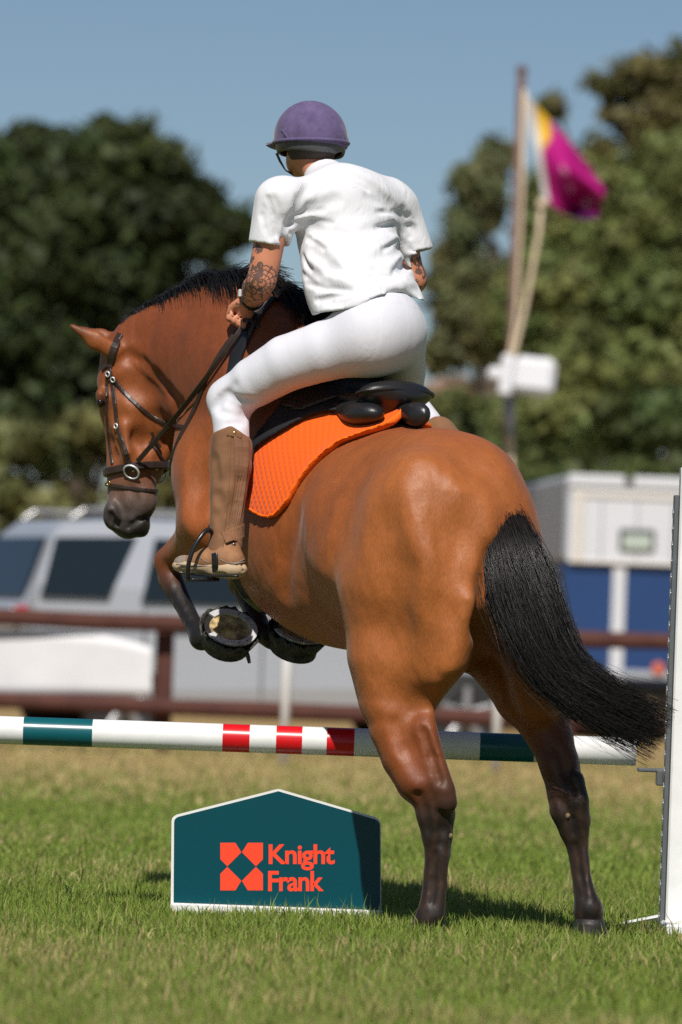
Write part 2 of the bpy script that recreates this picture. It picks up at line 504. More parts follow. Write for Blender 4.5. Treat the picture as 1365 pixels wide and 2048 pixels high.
# stifles
chain(HF, [(765, 1180, .16, 82), (762, 1300, .18, 64), (772, 1370, .16, 56)], .08, C_GOLD)
chain(HF, [(985, 1220, .42, 85), (1000, 1310, .42, 60), (1050, 1380, .30, 55)], .10, C_BODY)
# left hind leg
LH = [(800, 1330, .12, 100), (795, 1405, .11, 74), (800, 1454, .09, 61), (818, 1512, .06, 55), (840, 1555, .03, 51)]
chain(HF, LH, .05, cols=[C_GOLD, C_BODY, C_BODY, C_RED])
# hamstring tendon, hock point, cannon, fetlock
chain(HF, [(845, 1440, .0, 26), (868, 1510, -.02, 20), (889, 1580, -.03, 22), (893, 1604, -.03, 23)], .03, cols=[C_RED, C_DARK, C_BLK])
chain(HF, [(842, 1565, .04, 44), (864, 1592, .03, 40), (872, 1629, .02, 39), (875, 1672, .02, 31), (876, 1704, .02, 26), (870, 1751, .02, 22.5), (866, 1794, .02, 23), (860, 1838, .02, 29)], .02,
      cols=[C_DARK, C_BLK, C_BLK, C_BLK2, C_BLK2, C_BLK2, C_BLK])
chain(HF, [(884, 1712, .0, 13), (883, 1770, .0, 12), (874, 1830, .0, 17)], .012, C_BLK2)   # tendon
chain(HF, [(858, 1840, .03, 26), (852, 1852, .10, 26), (848, 1856, .16, 28)], .02, C_BLK)
# right hind leg
chain(HF, [(1035, 1320, .28, 92), (1060, 1385, .24, 74), (1086, 1438, .20, 54), (1103, 1480, .17, 45), (1119, 1528, .13, 38)], .03, cols=[C_BODY, C_BODY, C_RED, C_DARK])
chain(HF, [(1119, 1528, .13, 38), (1133, 1587, .11, 38), (1137, 1619, .10, 37), (1148, 1661, .10, 29), (1155, 1693, .10, 21.5), (1160, 1735, .09, 18.5), (1167, 1778, .08, 20), (1176, 1818, .07, 27)], .02,
      cols=[C_DARK, C_BLK, C_BLK, C_BLK2, C_BLK2, C_BLK2, C_BLK])
chain(HF, [(1150, 1560, .06, 20), (1158, 1600, .05, 20), (1164, 1640, .06, 18), (1165, 1690, .07, 12), (1172, 1760, .06, 11), (1184, 1815, .05, 17)], .015, cols=[C_BLK, C_BLK, C_BLK2, C_BLK2, C_BLK])
chain(HF, [(1178, 1822, .07, 27), (1179, 1845, .08, 29)], .02, C_BLK)
# shoulder, breast, neck base
NL = nv((-.62, -.78, 0))          # sideways direction of the neck
HL = nv((-.50, -.866, 0))         # sideways direction of the head
HF.add(s_ell(H(432, 985, 1.10), (.14, .12, .26), (AX, LF, UP)), .08, C_BODY)           # left shoulder
HF.add(s_ell(H(432, 985, 1.10) - LF * .26, (.14, .12, .26), (AX, LF, UP)), .08, C_BODY)
HF.add(s_ell(H(425, 930, 1.24), (.13, .14, .24), (AX, LF, UP)), .08, C_BODY)           # breast
nk = [(545, 800, 1.04, 165), (478, 742, 1.20, 166), (405, 724, 1.33, 140), (352, 722, 1.41, 119), (305, 722, 1.46, 96), (272, 728, 1.48, 74)]
chain(HF, nk, .05, C_RED, flat=(NL, .56))
chain(HF, [(640, 770, .96, 40), (575, 668, 1.06, 46), (490, 592, 1.18, 36), (410, 596, 1.32, 30), (340, 634, 1.42, 28), (262, 668, 1.48, 22)], .06, C_RED)  # crest
chain(HF, [(420, 880, 1.28, 60), (392, 810, 1.36, 36), (352, 775, 1.42, 30)], .05, C_RED)        # windpipe edge
# head
hd = 1.46
chain(HF, [(246, 722, hd, 50), (250, 760, hd, 60), (264, 806, hd, 73), (269, 850, hd, 66), (266, 890, hd, 57), (264, 925, hd, 54), (263, 962, hd, 52), (262, 1000, hd, 50), (258, 1028, hd, 46)], .03,
      cols=[C_RED, C_FACE, C_FACE, C_FACE, C_FACE, C_FACE, C_MUZ, C_MUZ], flat=(HL, .66))
HF.add(s_ell(H(313, 815, hd), (rp(66, hd), rp(76, hd), .075), (np.cross(HL, (0, 0, 1)), (0, 0, 1), HL)), .03, C_FACE)   # cheek
chain(HF, [(330, 800, hd, 40), (346, 850, hd, 30), (322, 905, hd, 22), (306, 950, hd, 18)], .02, C_FACE, flat=(HL, .9))       # jaw bar
HF.add(s_ell(H(226, 1030, hd - .03), (rp(20, hd), rp(26, hd), .05), None), .03, C_MUZ)   # nostril rim
HF.add(s_ell(H(282, 1000, hd - .02), (rp(32, hd), rp(32, hd), .06), None), .02, C_MUZ)     # upper lip
HF.add(s_ell(H(257, 1046, hd), (rp(28, hd), rp(20, hd), .05), None), .02, C_MUZ)
HF.add(s_ell(H(284, 1052, hd), (rp(17, hd), rp(21, hd), .04), None), .012, C_BLK2)     # chin
def groove(F, pts, r, depth, k=.03, lift=1):
    hs = [F.hit(*p) for p in pts]
    hs = [h for h in hs if h[0] is not None]
    for (p0, n0), (p1, n1) in zip(hs[:-1], hs[1:]):
        if lift > 0: F.cut(s_seg(p0 + n0 * (r - depth), p1 + n1 * (r - depth), r, r), k)
        else: F.add(s_seg(p0 - n0 * (r - depth), p1 - n1 * (r - depth), r, r), k, None)
groove(HF, [(221, 1030), (226, 1042), (236, 1052)], .013, .021, .008)      # nostril
groove(HF, [(256, 1056), (276, 1042), (302, 1030)], .008, .012, .008)        # mouth line
groove(HF, [(256, 712), (284, 732), (312, 758), (340, 788), (362, 812)], .020, .014, .03)   # jowl groove
groove(HF, [(268, 880), (292, 884)], .03, .012, .04)                   # hollow under cheek
groove(HF, [(226, 888), (230, 912)], .02, .007, .03)
chain(HF, [(248, 850, hd - .075, 8), (256, 905, hd - .082, 9), (270, 930, hd - .07, 8)], .03, C_FACE)           # facial crest
HF.add(s_ell(H(203, 790, hd - .035), (.020, .03, .026), None), .02, C_FACE)                # brow
HF.add(s_ell(H(201, 806, hd - .045), (.013, .016, .018), None), .008, C_BLK)              # eye
# ears
for (tip, base, dd) in (((143, 652), (226, 702), hd - .05), ((158, 656), (238, 692), hd + .07)):
    b = H(base[0], base[1], dd); t = H(tip[0], tip[1], dd); m = b.lerp(t, .45)
    HF.add(s_seg(b, m, .030, .030, (HL, .55)), .02, C_FACE); HF.add(s_seg(m, t, .029, .0085, (HL, .6)), .012, C_FACE if dd < hd else C_RED)
    HF.add(s_seg(b.lerp(t, .78), t, .0150, .0090), .004, C_BLK)
# forelegs: forearm, knee, cannon, fetlock folded back
chain(HF, [(430, 1040, 1.05, 68), (398, 1078, 1.18, 46), (352, 1112, 1.32, 31), (338, 1124, 1.35, 28)], .05, cols=[C_BODY, C_BODY, C_RED])
chain(HF, [(338, 1124, 1.35, 28), (342, 1160, 1.32, 25), (365, 1205, 1.24, 19), (388, 1250, 1.15, 18), (404, 1276, 1.10, 25), (425, 1268, 1.05, 22)], .02, cols=[C_DARK, C_BLK, C_BLK, C_BLK, C_BLK])
chain(HF, [(500, 1080, 1.20, 60), (492, 1140, 1.32, 38), (488, 1165, 1.36, 29)], .04, cols=[C_RED, C_DARK])
chain(HF, [(488, 1165, 1.36, 29), (505, 1215, 1.25, 21), (522, 1262, 1.15, 22), (545, 1278, 1.10, 22)], .02, C_BLK)
# cheek edge, eye hollow, muzzle modelling
groove(HF, [(318, 748), (340, 778), (352, 812), (350, 850), (332, 884)], .014, .009, .02)
groove(HF, [(220, 768), (232, 776)], .018, .007, .03)
groove(HF, [(286, 800), (300, 840), (296, 868)], .03, .004, .04)
groove(HF, [(236, 1004), (246, 1026), (252, 1044)], .010, .006, .014)
groove(HF, [(262, 975), (272, 1000), (268, 1026)], .012, .005, .02)
groove(HF, [(228, 840), (240, 872), (252, 906)], .009, .005, .016, -1)
groove(HF, [(262, 770), (290, 770), (318, 788)], .04, .004, .05)
for (x_, y_, r_) in ((222, 1032, .020), (229, 1046, .020), (268, 1048, .014), (288, 1036, .014), (284, 1060, .022), (262, 1066, .016), (204, 806, .016)):
    p_, g_ = HF.hit(x_, y_)
    if p_ is not None:
        for _ in range(3): HF.prims.append((s_ell(p_, (r_, r_, r_))[0], C_BLK))
# muscle relief on the quarter and flank
groove(HF, [(985, 1110), (978, 1170), (964, 1250), (945, 1322)], .026, .034, .045)     # cleft
groove(HF, [(905, 1060), (900, 1140), (886, 1220), (862, 1300), (836, 1372)], .05, .011, .06)
groove(HF, [(770, 1060), (790, 1150), (790, 1250), (775, 1340)], .07, .009, .08)
groove(HF, [(860, 960), (880, 1010), (890, 1060)], .06, .006, .08)
groove(HF, [(950, 1010), (935, 1080), (940, 1150)], .04, .006, .06)      # hamstring line
groove(HF, [(800, 1398), (828, 1412), (852, 1402)], .03, .004, .06)
groove(HF, [(846, 1462), (862, 1512), (880, 1562)], .012, .016, .016)                    # above hock
groove(HF, [(836, 1590), (850, 1620), (856, 1660)], .012, .009, .016)
groove(HF, [(880, 1628), (884, 1660), (880, 1690)], .010, .009, .014)
groove(HF, [(790, 1450), (812, 1500), (838, 1548)], .02, .006, .03)
groove(HF, [(872, 1706), (868, 1760), (864, 1806)], .007, .008, .010)
groove(HF, [(1152, 1690), (1162, 1750), (1170, 1796)], .006, .007, .010)
groove(HF, [(1128, 1600), (1140, 1640), (1148, 1668)], .010, .008, .014)
groove(HF, [(1118, 1500), (1132, 1545), (1146, 1590)], .011, .012, .016)
groove(HF, [(395, 900), (400, 960), (392, 1010)], .05, .010, .06)
for pl, hgt in (
                ([(225, 850), (236, 890), (250, 925)], .004), ([(286, 905), (281, 940)], .004), ([(270, 725), (300, 748), (330, 778), (352, 806)], .005), ([(288, 725), (330, 760), (362, 800)], .005)):
    groove(HF, pl, .006, hgt, .016, -1)
groove(HF, [(722, 942), (696, 968), (672, 1022), (662, 1075)], .012, .005, .03, -1)
groove(HF, [(590, 1040), (570, 1110), (572, 1180)], .03, .004, .05)
HV, HQ = HF.mesh(2)
def relax(V, Q, w, it):
    for _ in range(it):
        acc = np.zeros_like(V); n = np.zeros(len(V))
        for (i, j) in ((0, 1), (1, 2), (2, 3), (3, 0)):
            for (a_, b_) in ((i, j), (j, i)):
                for k in range(3): acc[:, k] += np.bincount(Q[:, a_], V[Q[:, b_], k], len(V))
                n += np.bincount(Q[:, a_], minlength=len(V))
        V = V + (w * .6)[:, None] * (acc / np.maximum(n, 1)[:, None] - V)
    return V
_s, _l = to_slz(HV[:, 0], HV[:, 1])
HV = relax(HV, HQ, np.clip((HV[:, 2] - 1.12) / .25, 0, 1) * np.clip((1.0 - _s) / .2, 0, 1), 30)
HV = relax(HV, HQ, np.clip((HV[:, 2] - 1.40) / .15, 0, 1) * np.clip((.66 - _s) / .12, 0, 1), 160)
HV = relax(HV, HQ, np.clip((1.4 - HV[:, 2]) / .1, 0, 1) * np.clip((HV[:, 2] - .72) / .1, 0, 1) * np.clip((.9 - _s) / .2, 0, 1), 22)
HC = HF.colours(HV, .018); _hi = np.clip((HV[:, 2] - .85) / .2, 0, 1)[:, None] * np.clip((19.0 - 1.0 - HV[:, 1]) / .25, 0, 1)[:, None]; HC = HC * (1 - _hi) + HF.colours(HV, .075) * _hi
# white-ish golden flank seam stays out; ear tip and coronets handled by their own shapes
_q = HV * 1.0
_n = np.sin(_q[:, 2] * 47 + 3 * np.sin(_q[:, 0] * 61 + 2)) * np.sin(_q[:, 0] * 53 + _q[:, 1] * 39 + 2 * np.sin(_q[:, 2] * 37)) * .5 + .5
_lw = np.clip((.72 - HV[:, 2]) / .12, 0, 1) * np.clip(1 - HC[:, 0] / .12, 0, 1)
HC = HC * (1 - (_lw * _n ** 2 * .55)[:, None]) + nv((.075, .034, .017))[None] * (_lw * _n ** 2 * .55)[:, None]
hme = mesh_np('horse_body', HV, HQ); vcol(hme, 'coat', HC)

def coat_material():
    m = mat('bay_coat', (1, 1, 1), rough=.40, spec=.38, attr='coat', var=.20, vscale=4.5, sheen=.06)
    nt = m.node_tree; N = nt.nodes; L = nt.links; b = N['Principled BSDF']
    tc = [n for n in N if n.type == 'TEX_COORD'][0]
    def noise(scale, vec, det=3):
        n = N.new('ShaderNodeTexNoise'); n.inputs['Scale'].default_value = scale; n.inputs['Detail'].default_value = det; L.new(vec, n.inputs['Vector']); return n.outputs[0]
    def bump(h_, st, dist, prev=None):
        n = N.new('ShaderNodeBump'); n.inputs['Strength'].default_value = st; n.inputs['Distance'].default_value = dist; L.new(h_, n.inputs['Height'])
        if prev is not None: L.new(prev, n.inputs['Normal'])
        return n.outputs[0]
    mp = N.new('ShaderNodeMapping'); mp.inputs['Scale'].default_value = (330, 330, 60); mp.inputs['Rotation'].default_value = (.2, .25, 0); L.new(tc.outputs['Object'], mp.inputs[0])
    mp2 = N.new('ShaderNodeMapping'); mp2.inputs['Scale'].default_value = (1, 1, .55); mp2.inputs['Rotation'].default_value = (.3, .4, 0); L.new(tc.outputs['Object'], mp2.inputs[0])
    p = bump(noise(7.5, mp2.outputs[0], 2), .30, .06)                 # muscle
    p = bump(noise(30, mp2.outputs[0], 4), .22, .010, p)              # skin wrinkles and veins
    hairn = noise(1.0, mp.outputs[0], 3)
    p = bump(hairn, .30, .003, p)                                        # lie of the hair
    L.new(p, b.inputs['Normal'])
    rr = N.new('ShaderNodeMapRange'); rr.inputs[3].default_value = .42; rr.inputs[4].default_value = .60; L.new(noise(60, tc.outputs['Object'], 4), rr.inputs[0]); L.new(rr.outputs[0], b.inputs['Roughness'])
    # fine streaks of lighter and darker hair
    src = b.inputs['Base Color'].links[0].from_socket
    mr = N.new('ShaderNodeMapRange'); mr.inputs[1].default_value = .3; mr.inputs[2].default_value = .7; mr.inputs[3].default_value = .82; mr.inputs[4].default_value = 1.18; L.new(hairn, mr.inputs[0])
    mu = N.new('ShaderNodeMix'); mu.data_type = 'RGBA'; mu.blend_type = 'MULTIPLY'; mu.inputs[0].default_value = 1; L.new(src, mu.inputs[6]); L.new(mr.outputs[0], mu.inputs[7]); L.new(mu.outputs[2], b.inputs['Base Color'])
    return m
M_COAT = coat_material()
horse = empty('horse', (DOCK.x, DOCK.y, 0), 'bay horse with black tail jumping over the striped pole', 'horse')
put('body', hme, M_COAT, horse, True)
# ---- hooves, shoes, eye, tail, mane
M_HOOF = mat('hoof_horn', (.022, .018, .016), rough=.55, var=.3, vscale=40, bump=.3, bscale=80)
M_STEEL = mat('worn_steel', (.74, .74, .76), rough=.42, metal=.5, var=.2, vscale=60)
M_SOLE = mat('sole', (.58, .43, .20), rough=.85, color2=(.16, .11, .055), vscale=28, bump=.8, bscale=45)
M_HAIR = mat('black_hair', (.013, .011, .0105), rough=.36, spec=.5)
M_EYE = mat('dark_eye', (.006, .004, .003), rough=.08, spec=.7)
def frame(n, ref):
    n = Vector(n).normalized(); ref = Vector(ref); e1 = (ref - n * ref.dot(n)).normalized(); return e1, n.cross(e1), n
def cone_solid(c, n, ref, prof, ell=1.0, seg=28, jag=None):
    """revolved profile: prof list of (h along n, radius); ell squeezes e2"""
    e1, e2, n = frame(n, ref); vs = []; fs = []
    for i, (h_, r_) in enumerate(prof):
        for j in range(seg):
            a = 2 * math.pi * j / seg
            q = jag(i, j) if jag else 0
            vs.append(Vector(c) + n * (h_ + q) + e1 * math.cos(a) * r_ + e2 * math.sin(a) * r_ * ell)
    for i in range(len(prof) - 1):
        for j in range(seg):
            fs.append((i * seg + j, i * seg + (j + 1) % seg, (i + 1) * seg + (j + 1) % seg, (i + 1) * seg + j))
    fs.append(tuple(range(seg - 1, -1, -1))); fs.append(tuple((len(prof) - 1) * seg + j for j in range(seg)))
    return vs, fs
def make_shoe(c, n, ref, R, parent, toe):
    """open steel ring with heel gap, toe direction given"""
    e1, e2, n = frame(n, toe); mb = MB(); pts = []
    K = 26; gap = .62
    ring = []
    for i in range(K + 1):
        a = -math.pi + gap + (2 * math.pi - 2 * gap) * i / K
        for (rr, hh) in ((R, 0), (R, .007), (R * .74, .007), (R * .74, 0)):
            ring.append(Vector(c) + e1 * math.cos(a) * rr * 1.04 + e2 * math.sin(a) * rr * .95 + n * hh)
    fs = []
    for i in range(K):
        for j in range(4):
            fs.append((i * 4 + j, i * 4 + (j + 1) % 4, (i + 1) * 4 + (j + 1) % 4, (i + 1) * 4 + j))
    fs += [(3, 2, 1, 0), (K * 4, K * 4 + 1, K * 4 + 2, K * 4 + 3)]
    mb.add(ring, fs); o = mb.build('horseshoe', M_STEEL, parent)
    for a in (-1.2, -.8, .8, 1.2):
        q = Vector(c) + e1 * math.cos(a) * R * .9 + e2 * math.sin(a) * R * .83 + n * .007
        MB().box(q, (.006, .006, .003)).build('nail', M_HOOF, o)
# hind hooves on the turf
for (px, py, dd, fw) in ((858, 1862, .13, (-.15, .98, 0)), (1181, 1858, .07, (.1, .995, 0))):
    b = H(px, py, dd); b.z = .0
    vs, fs = cone_solid(b, (0, 0, 1), fw, [(0.004, .064), (.03, .060), (.055, .052), (.075, .046)], .92)
    top = Vector(fw) * -.012
    vs = [v + top * (v.z / .075) * 1.5 for v in vs]
    o = MB().add(vs, fs).build('hoof', M_HOOF, horse, True)
M_BOOT = mat('black_rubber_boot', (.014, .014, .013), rough=.62, var=.4, vscale=30, bump=.7, bscale=55, bdist=.012, color2=(.045, .043, .034))
def fore_hoof(c, n, toe, R, label, seed, group):
    rr = random.Random(seed)
    vs, fs = cone_solid(c, n, toe, [(-.075, R * .72), (-.04, R * .86), (-.004, R * .99), (0, R)], .93)
    hf = MB().add(vs, fs).build('hoof', M_HOOF, horse, True)
    so = MB(); vs, fs = cone_solid(Vector(c) + Vector(n).normalized() * -.003, n, toe, [(0, R * .82), (.0045, R * .80)], .93); so.add(vs, fs); 
    e1, e2, nn = frame(n, toe)
    frog = [Vector(c) + nn * .009 + e1 * R * .25, Vector(c) + nn * .010 - e1 * R * .5 + e2 * R * .28, Vector(c) + nn * .010 - e1 * R * .5 - e2 * R * .28]
    low = [p - nn * .008 for p in frog]
    so.add(frog + low, [(0, 1, 2), (0, 3, 4, 1), (1, 4, 5, 2), (2, 5, 3, 0)])
    so.build('sole', M_SOLE, hf)
    make_shoe(Vector(c) + nn * .001, n, toe, R, hf, toe)
    j1 = [rr.uniform(-.011, .010) for _ in range(60)]; j2 = [rr.uniform(-.004, .004) for _ in range(60)]
    root = empty('overreach_boot', Vector(c) - nn * .04, label, 'horse boot', group)
    def jag(i, j): return (j1[j % 60] if i == 3 or i == 4 else j2[(j + 7 * i) % 60])
    vs, fs = cone_solid(c, n, toe, [(-.085, R * .66), (-.07, R * .84), (-.038, R * 1.04), (.000, R * 1.20), (-.002, R * 1.11), (-.03, R * 1.0)], .96, 44, jag)
    fs = fs[:-2]
    MB().add(vs, fs).build('shell', M_BOOT, root, True)
    # strap with a torn tab
    e = Vector(c) - nn * .068
    mb = MB(); pts = [e + (e1 * math.cos(a) + e2 * math.sin(a) * .96) * R * .88 for a in np.linspace(0, 2 * math.pi, 24, endpoint=False)]
    nor = [(p - e) for p in pts]; mb.strap(pts, nor, .024, .005, closed=True); mb.build('strap', M_BOOT, root)
    return root, e1, e2, nn
nS = Vector((.20, -.68, .70))
bt, e1_, e2_, n_ = fore_hoof(H(461, 1257, .98), nS, H(500, 1235, .95) - H(420, 1280, 1.02), rp(53, 1), 'black rubber overreach boot on the near folded foreleg, sole showing', 3, 'overreach boots')
tb = MB(); q = H(492, 1302, .97); tb.tube([q, q + Vector((.008, -.004, -.018)), q + Vector((.014, -.006, -.04))], [.009, .008, .006], 6); tb.build('torn_tab', M_BOOT, bt)
fore_hoof(H(597, 1262, 1.06), Vector((.22, -.50, .83)), Vector((.9, -.1, -.2)), rp(52, 1), 'black rubber overreach boot on the far foreleg, half hidden under the belly', 5, 'overreach boots')
# eye
vs, fs = [], []
ep, en = HF.hit(202, 806)
if ep is not None:
    e1, e2, nn = frame(en, (0, 0, 1)); mb = MB(); R = .014; vs = []; nseg = 14
    for i in range(6):
        a = math.pi * .5 * i / 5
        for j in range(nseg):
            b = 2 * math.pi * j / nseg
            vs.append(ep - en * .011 + (e1 * math.cos(b) * 1.1 + e2 * math.sin(b)) * R * math.cos(a) + en * R * math.sin(a))
    fs = [(i * nseg + j, i * nseg + (j + 1) % nseg, (i + 1) * nseg + (j + 1) % nseg, (i + 1) * nseg + j) for i in range(5) for j in range(nseg)]
    mb.add(vs, fs).build('eye', M_EYE, horse, True)

def hair(name, spine, widths, depth_w, n, T, parent, wob=.006, rad=.0011, spread_tip=1.0, rmin=.35, droop=0.0, seed=1, curl=1.0, flat_dir=None, len_lo=.8):
    """strands following a spine of world points; widths/depth_w half sizes along it (metres)"""
    rg = np.random.default_rng(seed)
    C = bez(spine, 60); W = np.interp(np.linspace(0, 1, 60), np.linspace(0, 1, len(widths)), widths); Z = np.interp(np.linspace(0, 1, 60), np.linspace(0, 1, len(depth_w)), depth_w)
    tan = np.gradient(C, axis=0); tan /= np.linalg.norm(tan, axis=1, keepdims=True)
    fd = nv(_f) if flat_dir is None else nv(flat_dir)
    side = np.cross(tan, fd); side /= np.linalg.norm(side, axis=1, keepdims=True); dep = np.cross(side, tan)
    a = rg.uniform(0, 2 * math.pi, n); r = np.sqrt(rg.uniform(0.05, 1, n))
    ou = np.cos(a) * r; ov = np.sin(a) * r
    tEnd = rg.uniform(len_lo, 1.0, n); tSt = np.clip(rg.normal(0, .03, n), 0, .25) + np.where(rg.random(n) < .3, rg.uniform(0, .3, n), 0)
    t = np.linspace(0, 1, T)[None, :]; tt = tSt[:, None] + (tEnd - tSt)[:, None] * t
    idx = tt * 59; i0 = np.clip(idx.astype(int), 0, 58); f = idx - i0
    def L_(A): return A[i0] * (1 - f)[..., None] + A[i0 + 1] * f[..., None] if A.ndim == 2 else A[i0] * (1 - f) + A[i0 + 1] * f
    ph = rg.uniform(0, 6.28, (n, 2)); fr = rg.uniform(2, 7, (n, 2))
    clump = rg.integers(0, 70, n); cp = rg.uniform(-1, 1, (70, 2)); cph = rg.uniform(0, 6.28, 70)
    g = tt ** 1.5
    w1 = ou[:, None] * (1 + (spread_tip - 1) * g) + (cp[clump, 0][:, None] - ou[:, None]) * .5 * g
    w2 = ov[:, None] + (cp[clump, 1][:, None] - ov[:, None]) * .5 * g
    Pp = L_(C) + L_(side) * (w1 * L_(W))[..., None] + L_(dep) * (w2 * L_(Z))[..., None]
    Pp = Pp + L_(side) * (wob * curl * np.sin(fr[:, :1] * tt * 3 + ph[:, :1]) * tt + wob * 1.2 * np.sin(tt * 9 + cph[clump][:, None]) * tt)[..., None]
    Pp = Pp + L_(dep) * (wob * np.sin(fr[:, 1:] * tt * 3 + ph[:, 1:]) * tt)[..., None]
    Pp[..., 2] -= droop * g
    rd = rad * (1 - (1 - rmin) * t ** 2) * rg.uniform(.7, 1.25, n)[:, None]
    V, Q = strands(Pp, np.broadcast_to(rd, Pp.shape[:2]))
    return put(name, mesh_np(name, V, Q), M_HAIR, parent, True)
def chaos_tail():
    sp = [H(994, 1022, .17), H(1005, 1046, .07), H(1024, 1110, -.03), H(1064, 1225, -.10), H(1114, 1332, -.14), H(1208, 1410, -.15), H(1332, 1468, -.10)]
    w = [rp(k, 0) for k in (24, 42, 56, 70, 68, 56, 56, 62)]
    core = Field(np.minimum.reduce([nv(p) for p in sp]) - .25, np.maximum.reduce([nv(p) for p in sp]) + .25, .012)
    cw = [10, 24, 36, 46, 44, 30]
    for i in range(5):
        core.add(s_seg(sp[i], sp[i + 1], rp(cw[i], 0), rp(cw[i + 1], 0), (nv(_f), .5)), .03)
    V, Q = core.mesh(2)
    tail = put('tail', mesh_np('tail', V, Q), M_HAIR, horse, True)
    hair('tail_hair', sp, w, [.03, .05, .065, .07, .06, .05, .05], 6000, 26, tail, wob=.009, rad=.0013, spread_tip=1.15, seed=4, len_lo=.5)
    hair('stray_hair', sp, [k * 1.25 for k in w], [.05, .07, .08, .09, .09, .08], 320, 26, tail, wob=.020, rad=.0009, spread_tip=1.3, seed=9, len_lo=.75)
chaos_tail()
def mane():
    rg = np.random.default_rng(5)
    cr = [(240, 672), (268, 650), (303, 641), (332, 622), (369, 592), (398, 573), (431, 560), (468, 553), (500, 556), (535, 572), (566, 600), (590, 640)]
    sp = []
    for (x, y) in cr:
        p = None
        for k in range(-40, 80, 2):
            p, n = HF.hit(x, y + k)
            if p is not None: break
        sp.append(nv(p) + nv((0, 0, .004)))
    C = bez(sp, 200); n = 8500; u = rg.random(n) ** .75; i = (u * 199).astype(int)
    tan = np.gradient(C, axis=0); tan /= np.linalg.norm(tan, axis=1, keepdims=True); tg = tan[i]
    up = np.array([0, 0, 1.0])
    root = C[i] + rg.normal(0, .004, (n, 3)) + nv(NL) * rg.uniform(-.05, .004, n)[:, None] + up * rg.uniform(-.004, .006, n)[:, None]
    grow = np.clip((u - .08) / .45, 0, 1); late = np.clip((u - .66) / .34, 0, 1)
    ln = (.035 + .105 * grow) * rg.uniform(.55, 1.3, n) * (1 + late * .35)
    lift = rg.uniform(.05, .55, n)
    t = np.linspace(0, 1, 10)[None, :, None]
    side = rg.uniform(.1, 1.1, n)
    dirv = tg * .80 + up[None] * lift[:, None] + nv(NL)[None] * (side * .55)[:, None] + nv(_r)[None] * (late * .55 * rg.random(n))[:, None]
    fall = (-.05 - .065 * grow) * (1 - late * .55) * rg.uniform(.5, 1.3, n)
    Pp = root[:, None] + dirv[:, None] * ln[:, None, None] * t + up[None, None] * fall[:, None, None] * t ** 2 + rg.normal(0, .007, (n, 1, 3)) * t ** 1.5
    rd = np.broadcast_to(.0014 * (1 - .6 * t[..., 0]), Pp.shape[:2])
    V, Q = strands(Pp, rd)
    put('mane', mesh_np('mane', V, Q), M_HAIR, horse, True)
mane()
# mud on the hocks
M_MUD = mat('dry_mud', (.16, .11, .06), rough=.95, bump=.6, bscale=120)
for (x, y, r_) in ((909, 1672, .010), (1136, 1632, .011)):
    p, n = HF.hit(x, y)
    if p is None: p, n = HF.hit(x - 8, y)
    vs, fs = cone_solid(p - n * .003, n, (0, 0, 1), [(0, r_), (.007, r_ * .9), (.012, r_ * .45)], .8, 9); MB().add(vs, fs).build('mud_clod', M_MUD, horse, True)

# ------------------------------------------------------------------ saddle pad and saddle
def surf_slz(px, py, grow=.0):
    """(s, l, z) where the view ray meets the horse's trunk"""
    t = np.linspace(-.3, 1.8, 2500); a = nv(H(px, py, -.3)); b = nv(H(px, py, 1.8)); pts = a + (b - a) * ((t + .3) / 2.1)[:, None]
    v = trunk_fn(pts[:, 0], pts[:, 1], pts[:, 2], grow); w = np.where(v < 0)[0]
    if len(w) == 0: return None
    p = pts[w[0]]; s_, l_ = to_slz(p[0], p[1]); return s_, l_, p[2]
def poly_sd(S, Z, poly):
    """signed distance to polygon in (s,z); negative inside"""
    P_ = nv(poly); n = len(P_); d = np.full(np.broadcast(S, Z).shape, 1e9); ins = np.zeros(d.shape, bool)
    for i in range(n):
        a = P_[i]; b = P_[(i + 1) % n]; e = b - a
        wx = S - a[0]; wz = Z - a[1]; t = np.clip((wx * e[0] + wz * e[1]) / (e @ e + 1e-12), 0, 1)
        d = np.minimum(d, (wx - t * e[0]) ** 2 + (wz - t * e[1]) ** 2)
        c1 = (a[1] > Z) != (b[1] > Z)
        ins ^= c1 & (S < (b[0] - a[0]) * (Z - a[1]) / (b[1] - a[1] + 1e-12) + a[0])
    return np.where(ins, -1, 1) * np.sqrt(d)
def body_dist(x, y, z):
    """distance to the modelled horse, sampled slab by slab"""
    x, y, z = np.broadcast_arrays(x, y, z); out = np.empty(x.shape, dtype=np.float32)
    for i in range(x.shape[0]):
        out[i] = HF.sample(np.stack([x[i].ravel(), y[i].ravel(), z[i].ravel()], 1)).reshape(x.shape[1:])
    return out
def shell(poly, g0, g1, tent=0.0, only_left=False, inner=None, real=False):
    def fn(x, y, z):
        s, l = to_slz(x, y); zz = z - tent * np.exp(-(l / .05) ** 2)
        d = trunk_fn(x, y, zz, (g0 + g1) / 2)
        if real: d = np.minimum(d, body_dist(x + 0 * zz, y + 0 * zz, zz) - (g0 + g1) / 2)
        d = np.abs(d) - (g1 - g0) / 2
        pd = poly_sd(s + 0 * z, z + 0 * s, poly)
        if inner is not None: pd = np.maximum(pd, -(pd + inner))
        r = np.maximum(d, pd)
        if only_left: r = np.maximum(r, .02 - l)
        return r
    return fn, TR_LO - .08, TR_HI + .1
padpx = [(486, 1009), (508, 1027), (527, 1036), (541, 1037), (554, 1031), (577, 1004), (600, 963), (641, 918), (686, 886), (730, 870), (752, 862)]
pp = [surf_slz(x, y, .012) for (x, y) in padpx]
padpoly = [(q[0], q[2]) for q in pp if q]
s_end = padpoly[-1][0]
